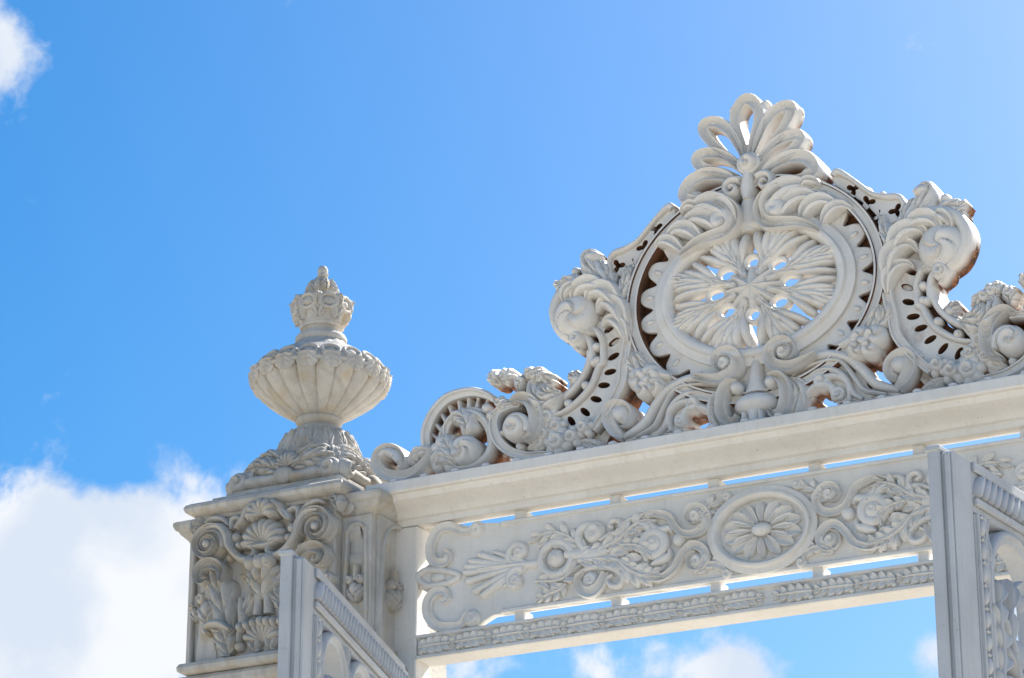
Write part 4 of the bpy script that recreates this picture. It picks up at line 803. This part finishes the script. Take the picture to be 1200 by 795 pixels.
# ---------------------------------------------------------------- open gate leaves (x runs from the free edge to the hinge, -y is the face seen)
LT = 6.085; LL = 2.06; TH = .10
def gate_leaf(loc, rz, label):
    g = thing('gate_leaf', label, 'gate', loc, rz, None)
    g['_o'] = (0., 0., 0.)
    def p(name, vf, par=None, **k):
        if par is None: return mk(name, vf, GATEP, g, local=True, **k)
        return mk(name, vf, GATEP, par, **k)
    st1 = p('stile', box(0, .17, 0, TH, .06, LT, .008)); p('stile', box(LL-.15, LL, 0, TH, .06, LT, .008))
    p('edge_moulding', box(-.022, .0-.002, TH*.55, TH+.012, .06, LT+.012, .006), st1)
    p('edge_moulding', box(-.016, -.002, .012, TH*.38, .06, LT-.01, .006), st1)
    p('top_cap', box(-.03, LL, TH*.5, TH+.02, LT+.002, LT+.03, .006), st1)
    tr = p('top_rail', box(.172, LL-.152, 0.0, TH, LT-.23, LT, .006))
    p('top_fillet', box(.172, LL-.152, -.018, -.001, LT-.05, LT-.002, .005), tr)
    p('rope_fillet', box(.172, LL-.152, -.022, -.001, LT-.20, LT-.165, .005), tr)
    rope = []
    n = 30; L = LL-.33
    for k in range(n):
        x = .18+L*(k+.5)/n
        rope.append(sweep([(x-.022, LT-.155), (x-.008, LT-.125), (x+.008, LT-.095), (x+.022, LT-.065)], [.014, .026, .026, .014], .036, ROUND, -.002, .01, n=7))
    p('rope_moulding', join(*rope), tr)
    # egg moulding down the inner edges of the stiles
    for xs in (.215, LL-.195):
        m = p('stile_moulding', box(xs-.043, xs+.043, -.006, TH-.01, .5, LT-.232, .006))
        p('moulding_fillet', box(xs-.04, xs-.028, -.02, -.004, .5, LT-.234, .003), m); p('moulding_fillet', box(xs+.028, xs+.04, -.02, -.004, .5, LT-.234, .003), m)
        e0 = None
        for k in range(26):
            z = LT-.29-k*.1
            if e0 is None: e0 = p('egg', join(ball((xs, z), .024, -.006, .024, .9, 1.7), sweep([(xs-.014, z+.05), (xs, z+.042), (xs+.014, z+.05)], .007, .018, ROUND, -.006, .01, n=6)), m); l0 = Vector(e0.location)
            else:
                o = e0.copy(); COL.objects.link(o); o.parent = m; o.location = l0-Vector((0, 0, .1*k))
    # rails and lower panels
    for z in (3.35, 1.5, .1):
        p('rail', box(.172, LL-.152, .002, TH, z, z+.22, .008))
    p('lower_panel', box(.258, LL-.238, .03, .07, .322, 1.498, .004)); p('lower_panel', box(.258, LL-.238, .03, .07, 1.722, 3.348, .004))
    # openwork of arches with leafy scrolls
    z1 = LT-.235; x0 = .262; aw = (LL-.502)/3
    for a in range(3):
        c = x0+aw*(a+.5); r = aw*.46; zc = z1-r-.02
        arch = [(c-r*.98, z1-2.2), (c-r*.98, z1-1.4)]+[(c-r*.98, zc-.3)]+[(c+r*.98*math.cos(t), zc+r*math.sin(t)) for t in np.linspace(PI, 0, 9)]+[(c+r*.98, zc-.3), (c+r*.98, z1-1.4), (c+r*.98, z1-2.2)]
        A = p('arch', sweep(arch, .028, .035, RIM, .01, .07, step=.02))
        def q(name, vf): return p(name, vf, A)
        def b(name, vf): q(name, vf); q(name, mirror(vf, c))
        q('arch_frond', frond([(c-.02, zc-.95), (c+.05, zc-.70), (c-.02, zc-.42), (c-.09, zc-.20), (c-.03, zc+.0), (c+.06, zc+.06)], .085, 7, .05, .0, .05))
        q('arch_stem', sweep([(c+.02, zc-1.35), (c+.12, zc-1.15), (c+.05, zc-.95), (c-.08, zc-.80), (c-.12, zc-.60), (c-.04, zc-.50), (c+.03, zc-.60)], [.02, .028, .03, .03, .028, .022, .012], .045, ROUND, .0, .05))
        q('arch_leaf', frond([(c-r*.9, zc-.5), (c-r*.75, zc-.30), (c-r*.8, zc-.12), (c-r*.55, zc+.02)], .07, 5, .045, .0, .05))
        q('arch_curl', sweep([(c+r*.8, zc-.55), (c+r*.5, zc-.45), (c+r*.45, zc-.28), (c+r*.7, zc-.22), (c+r*.78, zc-.33)], [.016, .026, .026, .02, .01], .04, ROUND, .0, .05))
        for z in (zc-1.45,):
            q('arch_ring', sweep(ell((c-.03, z), .10, .13, 24), .024, .035, ROUND, .0, .05, closed=True)); q('arch_bud', flower((c-.03, z), .06, 6, .05, .01, .2, .04))
            b('arch_leaf', frond([(c-.05, z+.18), (c-.14, z+.12), (c-.2, z), (c-.18, z-.15)], .05, 4, .04, .0, .05))
    for a in range(4):                              # leaves in the spandrels
        xx = x0+aw*a
        p('spandrel_leaf', leaf([(xx, z1-.36), (xx, z1-.22), (xx, z1-.10), (xx, z1-.005)], .075, 4, .05, .02, lean=.4, base=.3, tipw=.8, back=.05))
    return g
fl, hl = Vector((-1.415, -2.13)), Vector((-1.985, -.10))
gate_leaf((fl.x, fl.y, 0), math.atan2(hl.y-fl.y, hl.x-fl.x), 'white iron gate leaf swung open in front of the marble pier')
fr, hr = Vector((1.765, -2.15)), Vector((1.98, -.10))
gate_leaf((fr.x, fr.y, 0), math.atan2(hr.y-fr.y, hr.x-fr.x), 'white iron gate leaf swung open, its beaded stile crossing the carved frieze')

# ---------------------------------------------------------------- the gate's other pier and urn, mirror images of the first
for src, lab in ((pier, 'marble gate pier behind the leaf whose stile crosses the frieze'), (urn, 'marble urn finial on the pier behind the leaf crossing the frieze')):
    t = src.copy(); COL.objects.link(t); t.location.x = -src.location.x; t['label'] = lab
    for ch in src.children:
        c = ch.copy(); COL.objects.link(c); c.parent = t; c.location.x = -ch.location.x; c.scale.x = -1

for o in bpy.data.objects:
    if '_o' in o: del o['_o']
